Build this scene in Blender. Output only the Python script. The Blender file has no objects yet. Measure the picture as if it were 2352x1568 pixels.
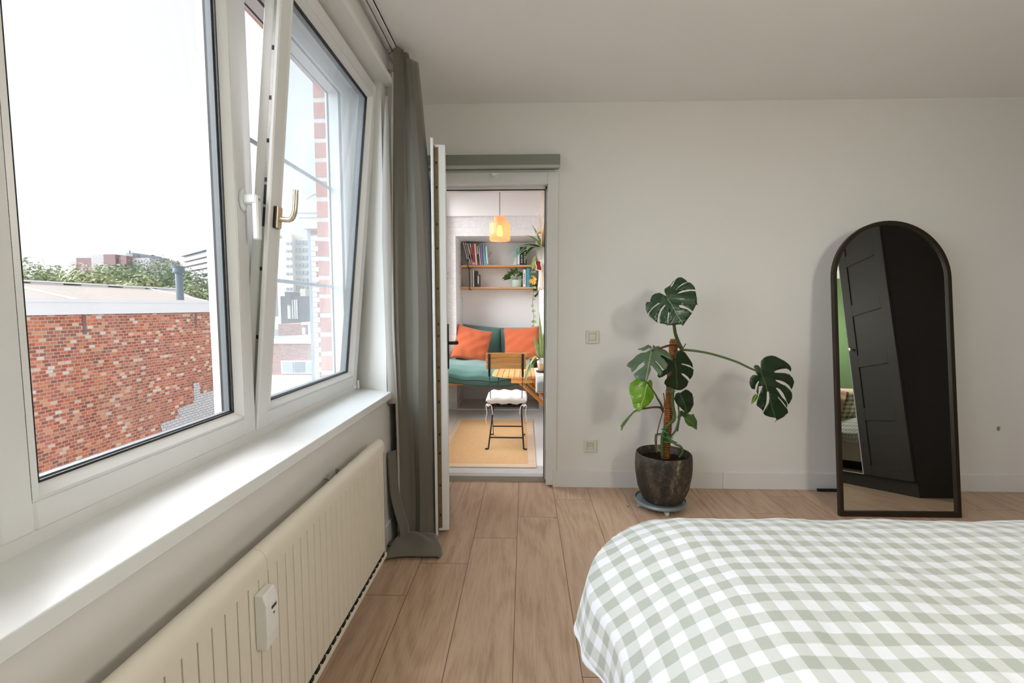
import bpy, bmesh, math, random
from mathutils import Vector, Matrix, noise as mnoise
random.seed(7)
C = bpy.context.scene.collection
PI = math.pi
# ------------------------------------------------------------------ camera
F, CX, CY, CAMZ = 1045.0, 1176.0, 784.0, 1.205
PITCH, YAW = math.atan(78/1045.0), math.atan(29/1045.0)
fwd = Vector((-math.sin(YAW)*math.cos(PITCH), math.cos(YAW)*math.cos(PITCH), -math.sin(PITCH)))
rgt = Vector((math.cos(YAW), math.sin(YAW), 0)); upv = rgt.cross(fwd)
EYE = Vector((0, 0, CAMZ))
def ray(px, py): return fwd + rgt*((px-CX)/F) - upv*((py-CY)/F)
def at(px, py, x=None, y=None, z=None):
    """the point of the place that lies on a known plane, measured from the photograph"""
    d = ray(px, py)
    t = x/d.x if x is not None else (y/d.y if y is not None else (z-CAMZ)/d.z)
    return EYE + d*t
def onplane(px, py, p0, n):
    d = ray(px, py); return EYE + d*((Vector(p0)-EYE).dot(n)/d.dot(n))
cam = bpy.data.cameras.new('camera'); cam.sensor_width = 36; cam.lens = F/2352*36; cam.clip_start = .02; cam.clip_end = 2000
camo = bpy.data.objects.new('camera', cam); C.objects.link(camo); camo.location = EYE
camo.rotation_euler = Matrix((rgt, upv, -fwd)).transposed().to_euler()
bpy.context.scene.camera = camo

# ------------------------------------------------------------------ materials
class N:
    def __init__(s, name):
        s.m = bpy.data.materials.new(name); s.m.use_nodes = True
        s.t = s.m.node_tree; s.t.nodes.clear()
        s.out = s.t.nodes.new('ShaderNodeOutputMaterial')
    def n(s, typ, **kw):
        nd = s.t.nodes.new(typ)
        for k, v in kw.items():
            if k.startswith('i_'):
                key = k[2:]; key = int(key) if key.isdigit() else key.replace('_', ' ')
                s.set(nd.inputs[key], v)
            else: setattr(nd, k, v)
        return nd
    def set(s, inp, v):
        if hasattr(v, 'is_output') or isinstance(v, bpy.types.NodeSocket): s.t.links.new(v, inp)
        else:
            if inp.type == 'RGBA' and len(v) == 3: v = (*v, 1)
            inp.default_value = v
    def math(s, op, a, b=None, c=None):
        nd = s.t.nodes.new('ShaderNodeMath'); nd.operation = op; s.set(nd.inputs[0], a)
        if b is not None: s.set(nd.inputs[1], b)
        if c is not None: s.set(nd.inputs[2], c)
        return nd.outputs[0]
    def mix(s, f, a, b, mode='MIX'):
        nd = s.t.nodes.new('ShaderNodeMix'); nd.data_type = 'RGBA'; nd.blend_type = mode
        s.set(nd.inputs[0], f); s.set(nd.inputs[6], a); s.set(nd.inputs[7], b); return nd.outputs[2]
    def ramp(s, f, stops, interp='LINEAR'):
        nd = s.t.nodes.new('ShaderNodeValToRGB'); cr = nd.color_ramp; cr.interpolation = interp
        while len(cr.elements) < len(stops): cr.elements.new(.5)
        for e, (p, c) in zip(cr.elements, stops): e.position = p; e.color = (*c, 1) if len(c) == 3 else c
        s.set(nd.inputs[0], f); return nd.outputs[0]
    def obj(s): return s.n('ShaderNodeNewGeometry').outputs['Position']
    def loc(s): return s.n('ShaderNodeTexCoord').outputs['Object']
    def xyz(s, v): return s.n('ShaderNodeSeparateXYZ', i_0=v).outputs
    def comb(s, x, y, z): return s.n('ShaderNodeCombineXYZ', i_0=x, i_1=y, i_2=z).outputs[0]
    def scale(s, v, sc): return s.n('ShaderNodeMapping', i_Vector=v, i_Scale=sc).outputs[0]
    def noise(s, v, sc, det=4, rough=.55, dist=0): return s.n('ShaderNodeTexNoise', i_Vector=v, i_Scale=sc, i_Detail=det, i_Roughness=rough, i_Distortion=dist).outputs[0]
    def bump(s, h, st=.3, d=.01): return s.n('ShaderNodeBump', i_Height=h, i_Strength=st, i_Distance=d).outputs[0]
    def pbr(s, col, rough=.5, metal=0, spec=.5, normal=None, **kw):
        p = s.n('ShaderNodeBsdfPrincipled'); s.set(p.inputs['Base Color'], col); s.set(p.inputs['Roughness'], rough)
        s.set(p.inputs['Metallic'], metal); s.set(p.inputs['Specular IOR Level'], spec)
        if normal is not None: s.set(p.inputs['Normal'], normal)
        for k, v in kw.items(): s.set(p.inputs[k.replace('_', ' ')], v)
        s.t.links.new(p.outputs[0], s.out.inputs[0]); return s.m
def srgb(r, g, b):
    f = lambda c: (c/255/12.92) if c/255 <= .04045 else ((c/255+.055)/1.055)**2.4
    return (f(r), f(g), f(b))
def simple(name, col, rough=.5, metal=0, spec=.5, nsc=60, nst=.05, var=.06):
    """plain coloured surface with faint unevenness"""
    k = N(name); v = k.loc(); nz = k.noise(v, nsc, 3)
    c = k.mix(nz, tuple(x*(1-var) for x in col), tuple(min(1, x*(1+var)) for x in col))
    return k.pbr(c, rough, metal, spec, k.bump(nz, nst, .002))
def fabric(name, col, sc=900, var=.18, rough=.9, bumpst=.4):
    k = N(name); v = k.loc()
    a = k.noise(k.scale(v, (1, 1, .25)), sc, 2); b = k.noise(k.scale(v, (.25, .25, 1)), sc, 2); l = k.noise(v, 14, 3)
    f = k.math('MULTIPLY_ADD', a, .5, k.math('MULTIPLY', b, .5))
    c = k.mix(f, tuple(x*(1-var*1.6) for x in col), tuple(min(1, x*(1+var*1.6)) for x in col))
    c = k.mix(k.math('MULTIPLY', l, .25), c, tuple(x*.8 for x in col))
    return k.pbr(c, rough, 0, .2, k.bump(f, bumpst, .001), Sheen_Weight=.25)
def wood(name, c0, c1, axis=0, sc=1, rough=.5):
    k = N(name); v = k.loc(); s3 = [26*sc]*3; s3[axis] = 2.2*sc
    g = k.noise(k.scale(v, tuple(s3)), 1, 6, .6, .6); s4 = [160*sc]*3; s4[axis] = 6*sc
    h = k.noise(k.scale(v, tuple(s4)), 1, 2)
    f = k.math('MULTIPLY_ADD', g, .75, k.math('MULTIPLY', h, .25))
    return k.pbr(k.ramp(f, [(.3, c0), (.7, c1)]), rough, 0, .35, k.bump(f, .12, .002))
def bricks(name, bw, bh, mort, axis, ramp, mcol, off=.5, tint=None, rough=.9):
    """brick bond laid along one axis, each brick with a tone of its own"""
    k = N(name); x, y, z = k.xyz(k.obj()); u = (x, y)[axis]
    wob = k.noise(k.obj(), 3, 2)
    z = k.math('ADD', z, k.math('MULTIPLY', wob, bh*.25))
    r = k.math('DIVIDE', z, bh); row = k.math('FLOOR', r)
    rnd = k.n('ShaderNodeTexWhiteNoise', noise_dimensions='1D', i_W=row).outputs[0]
    c = k.math('ADD', k.math('DIVIDE', u, bw), k.math('MULTIPLY_ADD', k.math('MODULO', row, 2.0), off, k.math('MULTIPLY', rnd, .3)))
    col = k.math('FLOOR', c); fr, fc = k.math('FRACT', r), k.math('FRACT', c)
    hsh = k.n('ShaderNodeTexWhiteNoise', noise_dimensions='2D', i_Vector=k.comb(row, col, 0.)).outputs[0]
    ed = lambda f, w: k.math('MINIMUM', f, k.math('SUBTRACT', 1., f)) if w else f
    m = k.math('MINIMUM', k.math('MULTIPLY', ed(fr, 1), bh), k.math('MULTIPLY', ed(fc, 1), bw))
    isb = k.n('ShaderNodeMapRange', i_0=m, i_1=mort*.35, i_2=mort*.7).outputs[0]
    bc = k.ramp(hsh, ramp, 'CONSTANT')
    nz = k.noise(k.obj(), 40, 4); bc = k.mix(k.math('MULTIPLY', nz, .5), bc, tuple(q*.45 for q in ramp[0][1]))
    if tint:
        big = k.noise(k.obj(), .55, 4, .6); bc = k.mix(k.ramp(big, [(.5, (0, 0, 0)), (.72, (.55, .55, .55))]), bc, tint)
    return k.pbr(k.mix(isb, mcol, bc), rough, 0, .2, k.bump(k.math('ADD', isb, k.math('MULTIPLY', nz, .4)), .6, .006))
def glass(name, haze=0.0, tint=(.985, .985, .985), refl=1.0):
    k = N(name); ge = k.n('ShaderNodeNewGeometry'); dt = k.n('ShaderNodeVectorMath', operation='DOT_PRODUCT', i_0=ge.outputs['Incoming'], i_1=ge.outputs['Normal']).outputs['Value']
    fr = k.math('MULTIPLY_ADD', k.math('POWER', k.math('SUBTRACT', 1., k.math('ABSOLUTE', dt)), 5.), .9, .025)
    tr = k.n('ShaderNodeBsdfTransparent', i_Color=tint).outputs[0]; gl = k.n('ShaderNodeBsdfGlossy', i_Roughness=.02).outputs[0]
    f = k.math('MULTIPLY', fr, refl)
    sh = k.n('ShaderNodeMixShader', i_0=f, i_1=tr, i_2=gl).outputs[0]
    if haze:   # the film of dust a pane carries
        df = k.n('ShaderNodeBsdfTranslucent', i_Color=(.9, .92, .93)).outputs[0]
        d2 = k.n('ShaderNodeBsdfDiffuse', i_Color=(.8, .83, .84)).outputs[0]
        dd = k.n('ShaderNodeMixShader', i_0=.2, i_1=df, i_2=d2).outputs[0]
        hz = k.math('MULTIPLY', k.ramp(k.noise(k.loc(), 3, 3), [(.2, (.7, .7, .7)), (.8, (1, 1, 1))]), haze)
        sh = k.n('ShaderNodeMixShader', i_0=hz, i_1=sh, i_2=dd).outputs[0]
    k.t.links.new(sh, k.out.inputs[0]); return k.m
def emis(name, col, st):
    k = N(name); e = k.n('ShaderNodeEmission', i_Color=col, i_Strength=st); k.t.links.new(e.outputs[0], k.out.inputs[0]); return k.m
def leafmat(name, c0, c1, vein, rough=.35, edge=None, trans=.15):
    k = N(name); v = k.loc(); uv = k.n('ShaderNodeUVMap').outputs[0]; ux, uy, _ = k.xyz(uv)
    c = k.mix(k.noise(v, 18, 4), c0, c1)
    vm = k.n('ShaderNodeMapRange', i_0=k.math('ABSOLUTE', ux), i_1=.004, i_2=.0012).outputs[0]
    c = k.mix(k.math('MULTIPLY', vm, .8), c, vein)
    if edge: c = k.mix(k.ramp(k.noise(v, 26, 4), [(.56, (0, 0, 0)), (.66, (1, 1, 1))]), c, edge)
    rib = k.math('SINE', k.math('MULTIPLY', k.math('ADD', uy, k.math('MULTIPLY', k.math('ABSOLUTE', ux), -.6)), 260.))
    nrm = k.bump(k.math('ADD', rib, k.math('MULTIPLY', vm, -3.)), .12, .002)
    p = k.n('ShaderNodeBsdfPrincipled', i_Roughness=rough, i_Normal=nrm); k.set(p.inputs['Base Color'], c); k.set(p.inputs['Specular IOR Level'], .5)
    tl = k.n('ShaderNodeBsdfTranslucent'); k.set(tl.inputs[0], k.mix(.5, c, c1))
    k.t.links.new(k.n('ShaderNodeMixShader', i_0=trans, i_1=p.outputs[0], i_2=tl.outputs[0]).outputs[0], k.out.inputs[0]); return k.m

def paint(name, col, rough=.55, nst=.06, spec=.35):
    k = N(name); v = k.obj(); a = k.noise(v, 90, 3); b = k.noise(v, 1.4, 3)
    c = k.mix(b, tuple(x*.97 for x in col), tuple(min(1, x*1.02) for x in col))
    return k.pbr(c, rough, 0, spec, k.bump(a, nst, .002))
MT = {}
MT['wall'] = paint('wall_paint', (.765, .745, .715)); MT['ceil'] = paint('ceiling_paint', (.91, .895, .875))
MT['jamb'] = paint('jamb_paint', (.74, .75, .73), .5, .12)
MT['upvc'] = paint('window_plastic', (.75, .745, .74), .3, .01, .5); MT['sill'] = paint('sill_laminate', (.80, .81, .81), .32, .01, .5)
MT['trim'] = paint('trim_paint', (.74, .735, .73), .4, .02)
MT['green'] = paint('green_wall_paint', srgb(96, 126, 84))
MT['black'] = simple('black_rubber', (.012, .012, .013), .5); MT['blackm'] = simple('black_metal', (.018, .018, .02), .4, .3)
MT['dkgap'] = simple('dark_gasket', (.03, .034, .036), .4); MT['alu'] = simple('spacer_aluminium', (.16, .18, .19), .5, .2)
MT['steelgrey'] = simple('galvanised_hardware', (.42, .40, .36), .4, .7, nsc=200, var=.25)
MT['lockstrip'] = simple('brass_lock_strip', (.20, .15, .085), .45, .55, nsc=40, var=.4)
MT['handle'] = simple('white_handle', (.80, .82, .84), .3); MT['gold'] = simple('champagne_handle', (.72, .64, .50), .28, .75)
MT['goldplate'] = simple('champagne_plate', (.62, .46, .32), .35, .5)
MT['pane'] = glass('window_glass'); MT['haze'] = glass('dusty_window_glass', .06, (.93, .955, .965)); MT['thin'] = glass('clear_glass', 0, (.98, .98, .98))
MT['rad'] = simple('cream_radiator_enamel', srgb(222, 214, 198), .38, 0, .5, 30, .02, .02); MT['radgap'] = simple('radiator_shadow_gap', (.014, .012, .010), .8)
MT['meter'] = simple('white_meter_plastic', (.78, .77, .75), .45)
MT['lcd'] = simple('grey_display', (.05, .05, .05), .2)
MT['curtain'] = fabric('taupe_curtain_linen', srgb(112, 106, 97), 700, .12); MT['hem'] = fabric('pale_curtain_lining', srgb(172, 168, 162), 700, .05)
MT['cassette'] = simple('grey_green_cassette', srgb(128, 131, 122), .35, .1); MT['plastic'] = simple('ivory_switch_plastic', srgb(214, 209, 196), .4)
MT['mirror'] = None
k = N('mirror_silvering'); MT['mirror'] = k.pbr((.72, .73, .71), .015, 1.0)
MT['mframe'] = simple('dark_bronze_frame', srgb(48, 38, 28), .45, .35)
MT['wardrobe'] = simple('anthracite_wardrobe', srgb(48, 46, 42), .55, 0, .25, 40, .02, .03); MT['wardgap'] = simple('wardrobe_joint', (.008, .008, .008), .7)
MT['bedwhite'] = paint('white_bed_lacquer', (.74, .74, .72), .4)
MT['mint'] = simple('mint_glaze', srgb(190, 212, 196), .3); MT['soil'] = simple('dark_potting_soil', (.022, .014, .009), .95, 0, .1, 180, 1., .7)
MT['jute'] = None
k = N('jute_weave'); v = k.obj(); x, y, z = k.xyz(v)
w1 = k.math('SINE', k.math('MULTIPLY', x, 520.)); w2 = k.math('SINE', k.math('MULTIPLY', y, 380.)); nz = k.noise(v, 220, 3)
f = k.math('ADD', k.math('MULTIPLY', k.math('MULTIPLY', w1, w2), .25), nz)
MT['jute'] = k.pbr(k.ramp(f, [(.25, srgb(198, 150, 98)), (.75, srgb(246, 210, 162))]), .95, 0, .1, k.bump(f, .6, .004))
MT['juteb'] = fabric('pale_rug_binding', srgb(226, 200, 168), 400, .06)
MT['sofa'] = fabric('teal_green_sofa_cotton', srgb(84, 120, 112), 420, .14); MT['piping'] = fabric('dark_teal_piping', srgb(52, 80, 74), 420, .1)
MT['orange'] = fabric('burnt_orange_linen', srgb(192, 98, 62), 500, .10); MT['pad'] = fabric('white_cotton_pad', srgb(236, 230, 226), 500, .05)
MT['oak'] = wood('honey_shelf_wood', srgb(196, 142, 90), srgb(226, 178, 124), 0); MT['acacia'] = wood('acacia_chair_wood', srgb(204, 140, 76), srgb(238, 186, 118), 0)
MT['tablewood'] = wood('acacia_table_wood', srgb(206, 138, 78), srgb(238, 186, 128), 1); MT['tablewoodz'] = wood('acacia_table_frame_wood', srgb(188, 122, 58), srgb(224, 164, 92), 2)
MT['runner'] = fabric('pale_grey_runner', srgb(214, 214, 210), 300, .04); MT['felt'] = fabric('grey_felt', srgb(132, 136, 136), 300, .12)
MT['white'] = simple('white_glaze', (.82, .82, .82), .3); MT['rope'] = fabric('cotton_cord', srgb(232, 222, 206), 600, .08)
MT['redcloth'] = fabric('dark_red_cloth', srgb(158, 42, 52), 500, .15)
MT['concrete'] = simple('threshold_stone', srgb(176, 174, 168), .8, 0, .2, 120, .3, .12)
MT['pages'] = simple('book_pages', srgb(232, 226, 212), .9)
MT['disc'] = simple('galvanised_trolley', srgb(150, 164, 170), .35, .6); MT['caster'] = simple('clear_grey_caster', srgb(196, 196, 192), .4)
MT['tie'] = simple('green_velcro_tie', srgb(0, 140, 74), .7); MT['stem'] = simple('green_brown_stem', srgb(70, 84, 40), .55, 0, .4, 60, .2, .35)
MT['brownstem'] = simple('brown_aerial_root', srgb(92, 62, 42), .7, 0, .3, 80, .3, .3)
MT['beige'] = simple('beige_brick_facade', srgb(226, 212, 194), .85); MT['offwhite'] = paint('white_concrete', srgb(232, 232, 230), .8)
MT['balcony'] = paint('pale_balcony_panels', srgb(188, 194, 198), .7); MT['blockwhite'] = paint('distant_white_render', srgb(184, 182, 184), .8); MT['glassdk'] = simple('dull_window_glass', srgb(136, 146, 156), .2)
MT['brownclad'] = simple('brown_cladding', srgb(142, 116, 118), .8, var=.2); MT['blueroof'] = simple('blue_grey_roof', srgb(150, 162, 172), .7)
MT['membrane'] = simple('pale_roof_membrane', srgb(158, 150, 144), .85, 0, .2, 4, .05, .05); MT['coping'] = paint('white_coping_panel', srgb(236, 238, 240), .6)
MT['vent'] = simple('zinc_flue', srgb(96, 112, 122), .5, .3); MT['darkshed'] = simple('charcoal_cladding', srgb(84, 88, 92), .8); MT['street'] = simple('street_asphalt', (.16, .16, .16), .95, nsc=3)
MT['slate'] = simple('slate_roof', srgb(150, 156, 158), .8)
RB = [(0, srgb(168, 92, 72)), (.16, srgb(184, 104, 80)), (.30, srgb(148, 84, 70)), (.42, srgb(200, 122, 90)), (.54, srgb(176, 116, 102)), (.66, srgb(128, 88, 78)), (.74, srgb(208, 150, 116)), (.82, srgb(214, 186, 166)), (.9, srgb(156, 100, 84)), (.96, srgb(226, 208, 196))]
RB = [(p_, tuple(min(.85, c_*1.3) for c_ in col_)) for p_, col_ in RB]
MT['brick'] = bricks('old_red_brick', .118, .062, .012, 1, RB, srgb(196, 172, 156), .5, srgb(146, 114, 98))
MT['brickw'] = bricks('white_painted_brick', .13, .062, .012, 1, [(0, (.72, .72, .74)), (.5, (.78, .78, .80))], (.30, .29, .29))
MT['brickx'] = bricks('pink_red_brick', .2, .075, .012, 0, [(0, srgb(186, 120, 104)), (.4, srgb(198, 136, 118)), (.7, srgb(172, 108, 96))], srgb(190, 178, 168))
MT['reveal'] = bricks('window_reveal_brick', .3, .098, .02, 0, [(0, srgb(188, 128, 114)), (.4, srgb(200, 142, 128)), (.7, srgb(178, 116, 104))], srgb(196, 190, 182))
MT['lintel'] = simple('pink_lintel_stone', srgb(196, 166, 156), .85, nsc=70, var=.12)
MT['sunwall'] = bricks('white_sunroom_brick', .22, .07, .008, 0, [(0, (.88, .875, .865)), (.5, (.89, .885, .875))], (.86, .85, .84), rough=.6)
MT['sunplain'] = paint('white_sunroom_paint', (.88, .875, .865)); MT['sunfloor'] = paint('white_floor_paint', (.86, .86, .86), .35)
# floor planks
k = N('oak_laminate_planks'); x, y, z = k.xyz(k.obj()); PW, PL = .228, 1.38
cx = k.math('DIVIDE', k.math('ADD', x, .265), PW); ci = k.math('FLOOR', cx); fx = k.math('FRACT', cx)
jy = k.math('DIVIDE', k.math('SUBTRACT', k.math('SUBTRACT', y, 2.30), k.math('MULTIPLY', ci, .244)), PL); ji = k.math('FLOOR', jy); fy = k.math('FRACT', jy)
hs = k.n('ShaderNodeTexWhiteNoise', noise_dimensions='2D', i_Vector=k.comb(ci, ji, 0.)).outputs[0]
dm = k.math('MINIMUM', k.math('MULTIPLY', k.math('MINIMUM', fx, k.math('SUBTRACT', 1., fx)), PW), k.math('MULTIPLY', k.math('MINIMUM', fy, k.math('SUBTRACT', 1., fy)), PL))
seam = k.n('ShaderNodeMapRange', i_0=dm, i_1=.0007, i_2=.002).outputs[0]
g1 = k.noise(k.comb(k.math('MULTIPLY', x, 30.), k.math('MULTIPLY', y, 2.0), k.math('MULTIPLY', hs, 40.)), 1, 6, .62, 1.6)
rg_ = k.math('SINE', k.math('MULTIPLY', k.noise(k.comb(k.math('MULTIPLY', x, 3.2), k.math('MULTIPLY', y, .55), k.math('MULTIPLY', hs, 60.)), 1, 2, .4, .3), 95.))
fine = k.noise(k.comb(k.math('MULTIPLY', x, 330.), k.math('MULTIPLY', y, 16.), hs), 1, 3)
f = k.math('ADD', k.math('MULTIPLY', g1, .55), k.math('ADD', k.math('MULTIPLY', fine, .38), k.math('MULTIPLY', rg_, .05)))
c = k.ramp(f, [(.30, srgb(164, 134, 110)), (.48, srgb(192, 163, 138)), (.68, srgb(208, 181, 157))])
c = k.mix(k.math('MULTIPLY', hs, .35), c, srgb(172, 146, 124))
kn = k.n('ShaderNodeTexVoronoi', i_Vector=k.comb(k.math('MULTIPLY', x, 4.2), k.math('MULTIPLY', y, 2.3), 0.), i_Scale=1.0).outputs[0]
c = k.mix(k.ramp(kn, [(.02, (.8, .8, .8)), (.05, (0, 0, 0))]), c, srgb(120, 78, 54))
c = k.mix(seam, srgb(96, 70, 54), c)
MT['floor'] = k.pbr(c, .42, 0, .4, k.bump(k.math('ADD', k.math('MULTIPLY', f, .2), seam), .25, .001))
# gingham duvet
k = N('sage_gingham_cotton'); uv = k.n('ShaderNodeUVMap').outputs[0]; ux, uy, _ = k.xyz(uv); P = .058
def stripe(a):
    t = k.math('PINGPONG', k.math('DIVIDE', a, P), .5); return k.n('ShaderNodeMapRange', i_0=t, i_1=.24, i_2=.26).outputs[0]
g = k.math('MULTIPLY', k.math('ADD', stripe(ux), stripe(uy)), .5); wv = k.noise(uv, 420, 2); cl = k.noise(uv, 5, 4, .6, .5)
c = k.ramp(g, [(0, (.68, .70, .735)), (.5, srgb(190, 194, 190)), (1., srgb(160, 166, 156))])
c = k.mix(k.math('MULTIPLY', wv, .12), c, (.6, .62, .6))
MT['gingham'] = k.pbr(c, .9, 0, .15, k.bump(k.math('ADD', k.math('MULTIPLY', cl, 1.2), k.math('MULTIPLY', wv, .05)), .35, .02), Sheen_Weight=.2)
k = N('olive_gingham_cotton'); uv = k.loc(); ux, uy, uz = k.xyz(uv); P = .05
g = k.math('MULTIPLY', k.math('ADD', stripe(ux), stripe(uz)), .5)
MT['gingham2'] = k.pbr(k.ramp(g, [(0, srgb(236, 226, 204)), (.5, srgb(190, 182, 150)), (1., srgb(132, 130, 96))]), .9, 0, .15)
MT['blush'] = fabric('blush_pillow_cotton', srgb(222, 188, 168), 500, .05)
# dark weathered pot
k = N('weathered_black_pot'); v = k.loc()
a = k.noise(k.scale(v, (1, 1, .45)), 9, 5, .65, .8); b = k.noise(v, 60, 4)
c = k.ramp(k.math('MULTIPLY_ADD', b, .3, k.math('MULTIPLY', a, .75)), [(.46, srgb(40, 36, 31)), (.6, srgb(76, 67, 55)), (.72, srgb(168, 148, 114))])
MT['pot'] = k.pbr(c, .6, 0, .4, k.bump(b, .3, .003))
k = N('clay_pot_band'); x, y, z = k.xyz(k.loc())
# moss pole
k = N('coir_moss_pole'); v = k.obj(); x, y, z = k.xyz(v)
w = k.math('SINE', k.math('MULTIPLY', k.math('ADD', z, k.math('MULTIPLY', k.noise(v, 30, 2), .02)), 520.)); nz = k.noise(v, 160, 4)
f = k.math('MULTIPLY_ADD', w, .15, nz)
MT['coir'] = k.pbr(k.ramp(f, [(.3, srgb(88, 52, 28)), (.55, srgb(158, 98, 56)), (.8, srgb(196, 138, 88))]), .95, 0, .1, k.bump(f, 1., .006))
# ribbed pendant shade, lit from within by its bulb
k = N('amber_ribbed_glass')
tl = k.n('ShaderNodeBsdfTranslucent', i_Color=(1.0, .62, .42)).outputs[0]; tr = k.n('ShaderNodeBsdfTransparent', i_Color=(1, .80, .62)).outputs[0]; gl = k.n('ShaderNodeBsdfGlossy', i_Roughness=.15).outputs[0]
s1 = k.n('ShaderNodeMixShader', i_0=.5, i_1=tl, i_2=tr).outputs[0]; s2 = k.n('ShaderNodeMixShader', i_0=.06, i_1=s1, i_2=gl).outputs[0]
em = k.n('ShaderNodeEmission', i_Color=(1, .50, .28), i_Strength=.2).outputs[0]
s3 = k.n('ShaderNodeAddShader', i_0=s2, i_1=em).outputs[0]; k.t.links.new(s3, k.out.inputs[0]); MT['shade'] = k.m
MT['bulb'] = emis('glowing_filament_bulb', (1, .66, .34), 6)
LG = {}
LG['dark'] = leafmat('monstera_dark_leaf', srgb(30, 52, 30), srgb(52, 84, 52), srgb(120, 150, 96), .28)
LG['deepgreen'] = leafmat('monstera_deep_leaf', srgb(24, 40, 22), srgb(40, 62, 34), srgb(78, 104, 62), .4)  # darkest green of the monstera leaves
LG['worn'] = leafmat('monstera_worn_leaf', srgb(58, 82, 54), srgb(98, 118, 92), srgb(150, 168, 120), .3, srgb(110, 74, 52))
LG['fresh'] = leafmat('fresh_green_leaf', srgb(84, 132, 22), srgb(128, 172, 50), srgb(190, 216, 140), .25)
LG['mid'] = leafmat('mid_green_leaf', srgb(52, 88, 28), srgb(78, 112, 40), srgb(130, 156, 84), .4)
LG['house'] = leafmat('houseplant_leaf', srgb(70, 110, 44), srgb(124, 158, 78), srgb(190, 206, 140), .35)
LG['deep'] = leafmat('deep_houseplant_leaf', srgb(34, 76, 36), srgb(66, 112, 52), srgb(130, 160, 90), .35)
LG['snake'] = leafmat('variegated_leaf', srgb(84, 120, 64), srgb(172, 184, 116), srgb(90, 120, 70), .4)
LG['vine'] = leafmat('pale_vine_leaf', srgb(130, 160, 84), srgb(178, 198, 120), srgb(210, 220, 160), .45)
LG['yellow'] = leafmat('yellow_petal', srgb(244, 176, 30), srgb(250, 206, 70), srgb(250, 220, 120), .5)
LG['dry'] = leafmat('dry_straw_leaf', srgb(176, 140, 90), srgb(216, 186, 140), srgb(220, 190, 150), .7)
for nm, a, b in (('tree_a', (96, 114, 78), (158, 170, 126)), ('tree_b', (76, 100, 74), (126, 146, 112)), ('tree_c', (112, 124, 84), (172, 178, 134))):
    LG[nm] = leafmat(nm + '_foliage', srgb(*a), srgb(*b), srgb(*b), .6, None, .1)
MT['bark'] = simple('tree_bark', srgb(92, 80, 66), .9)

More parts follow.
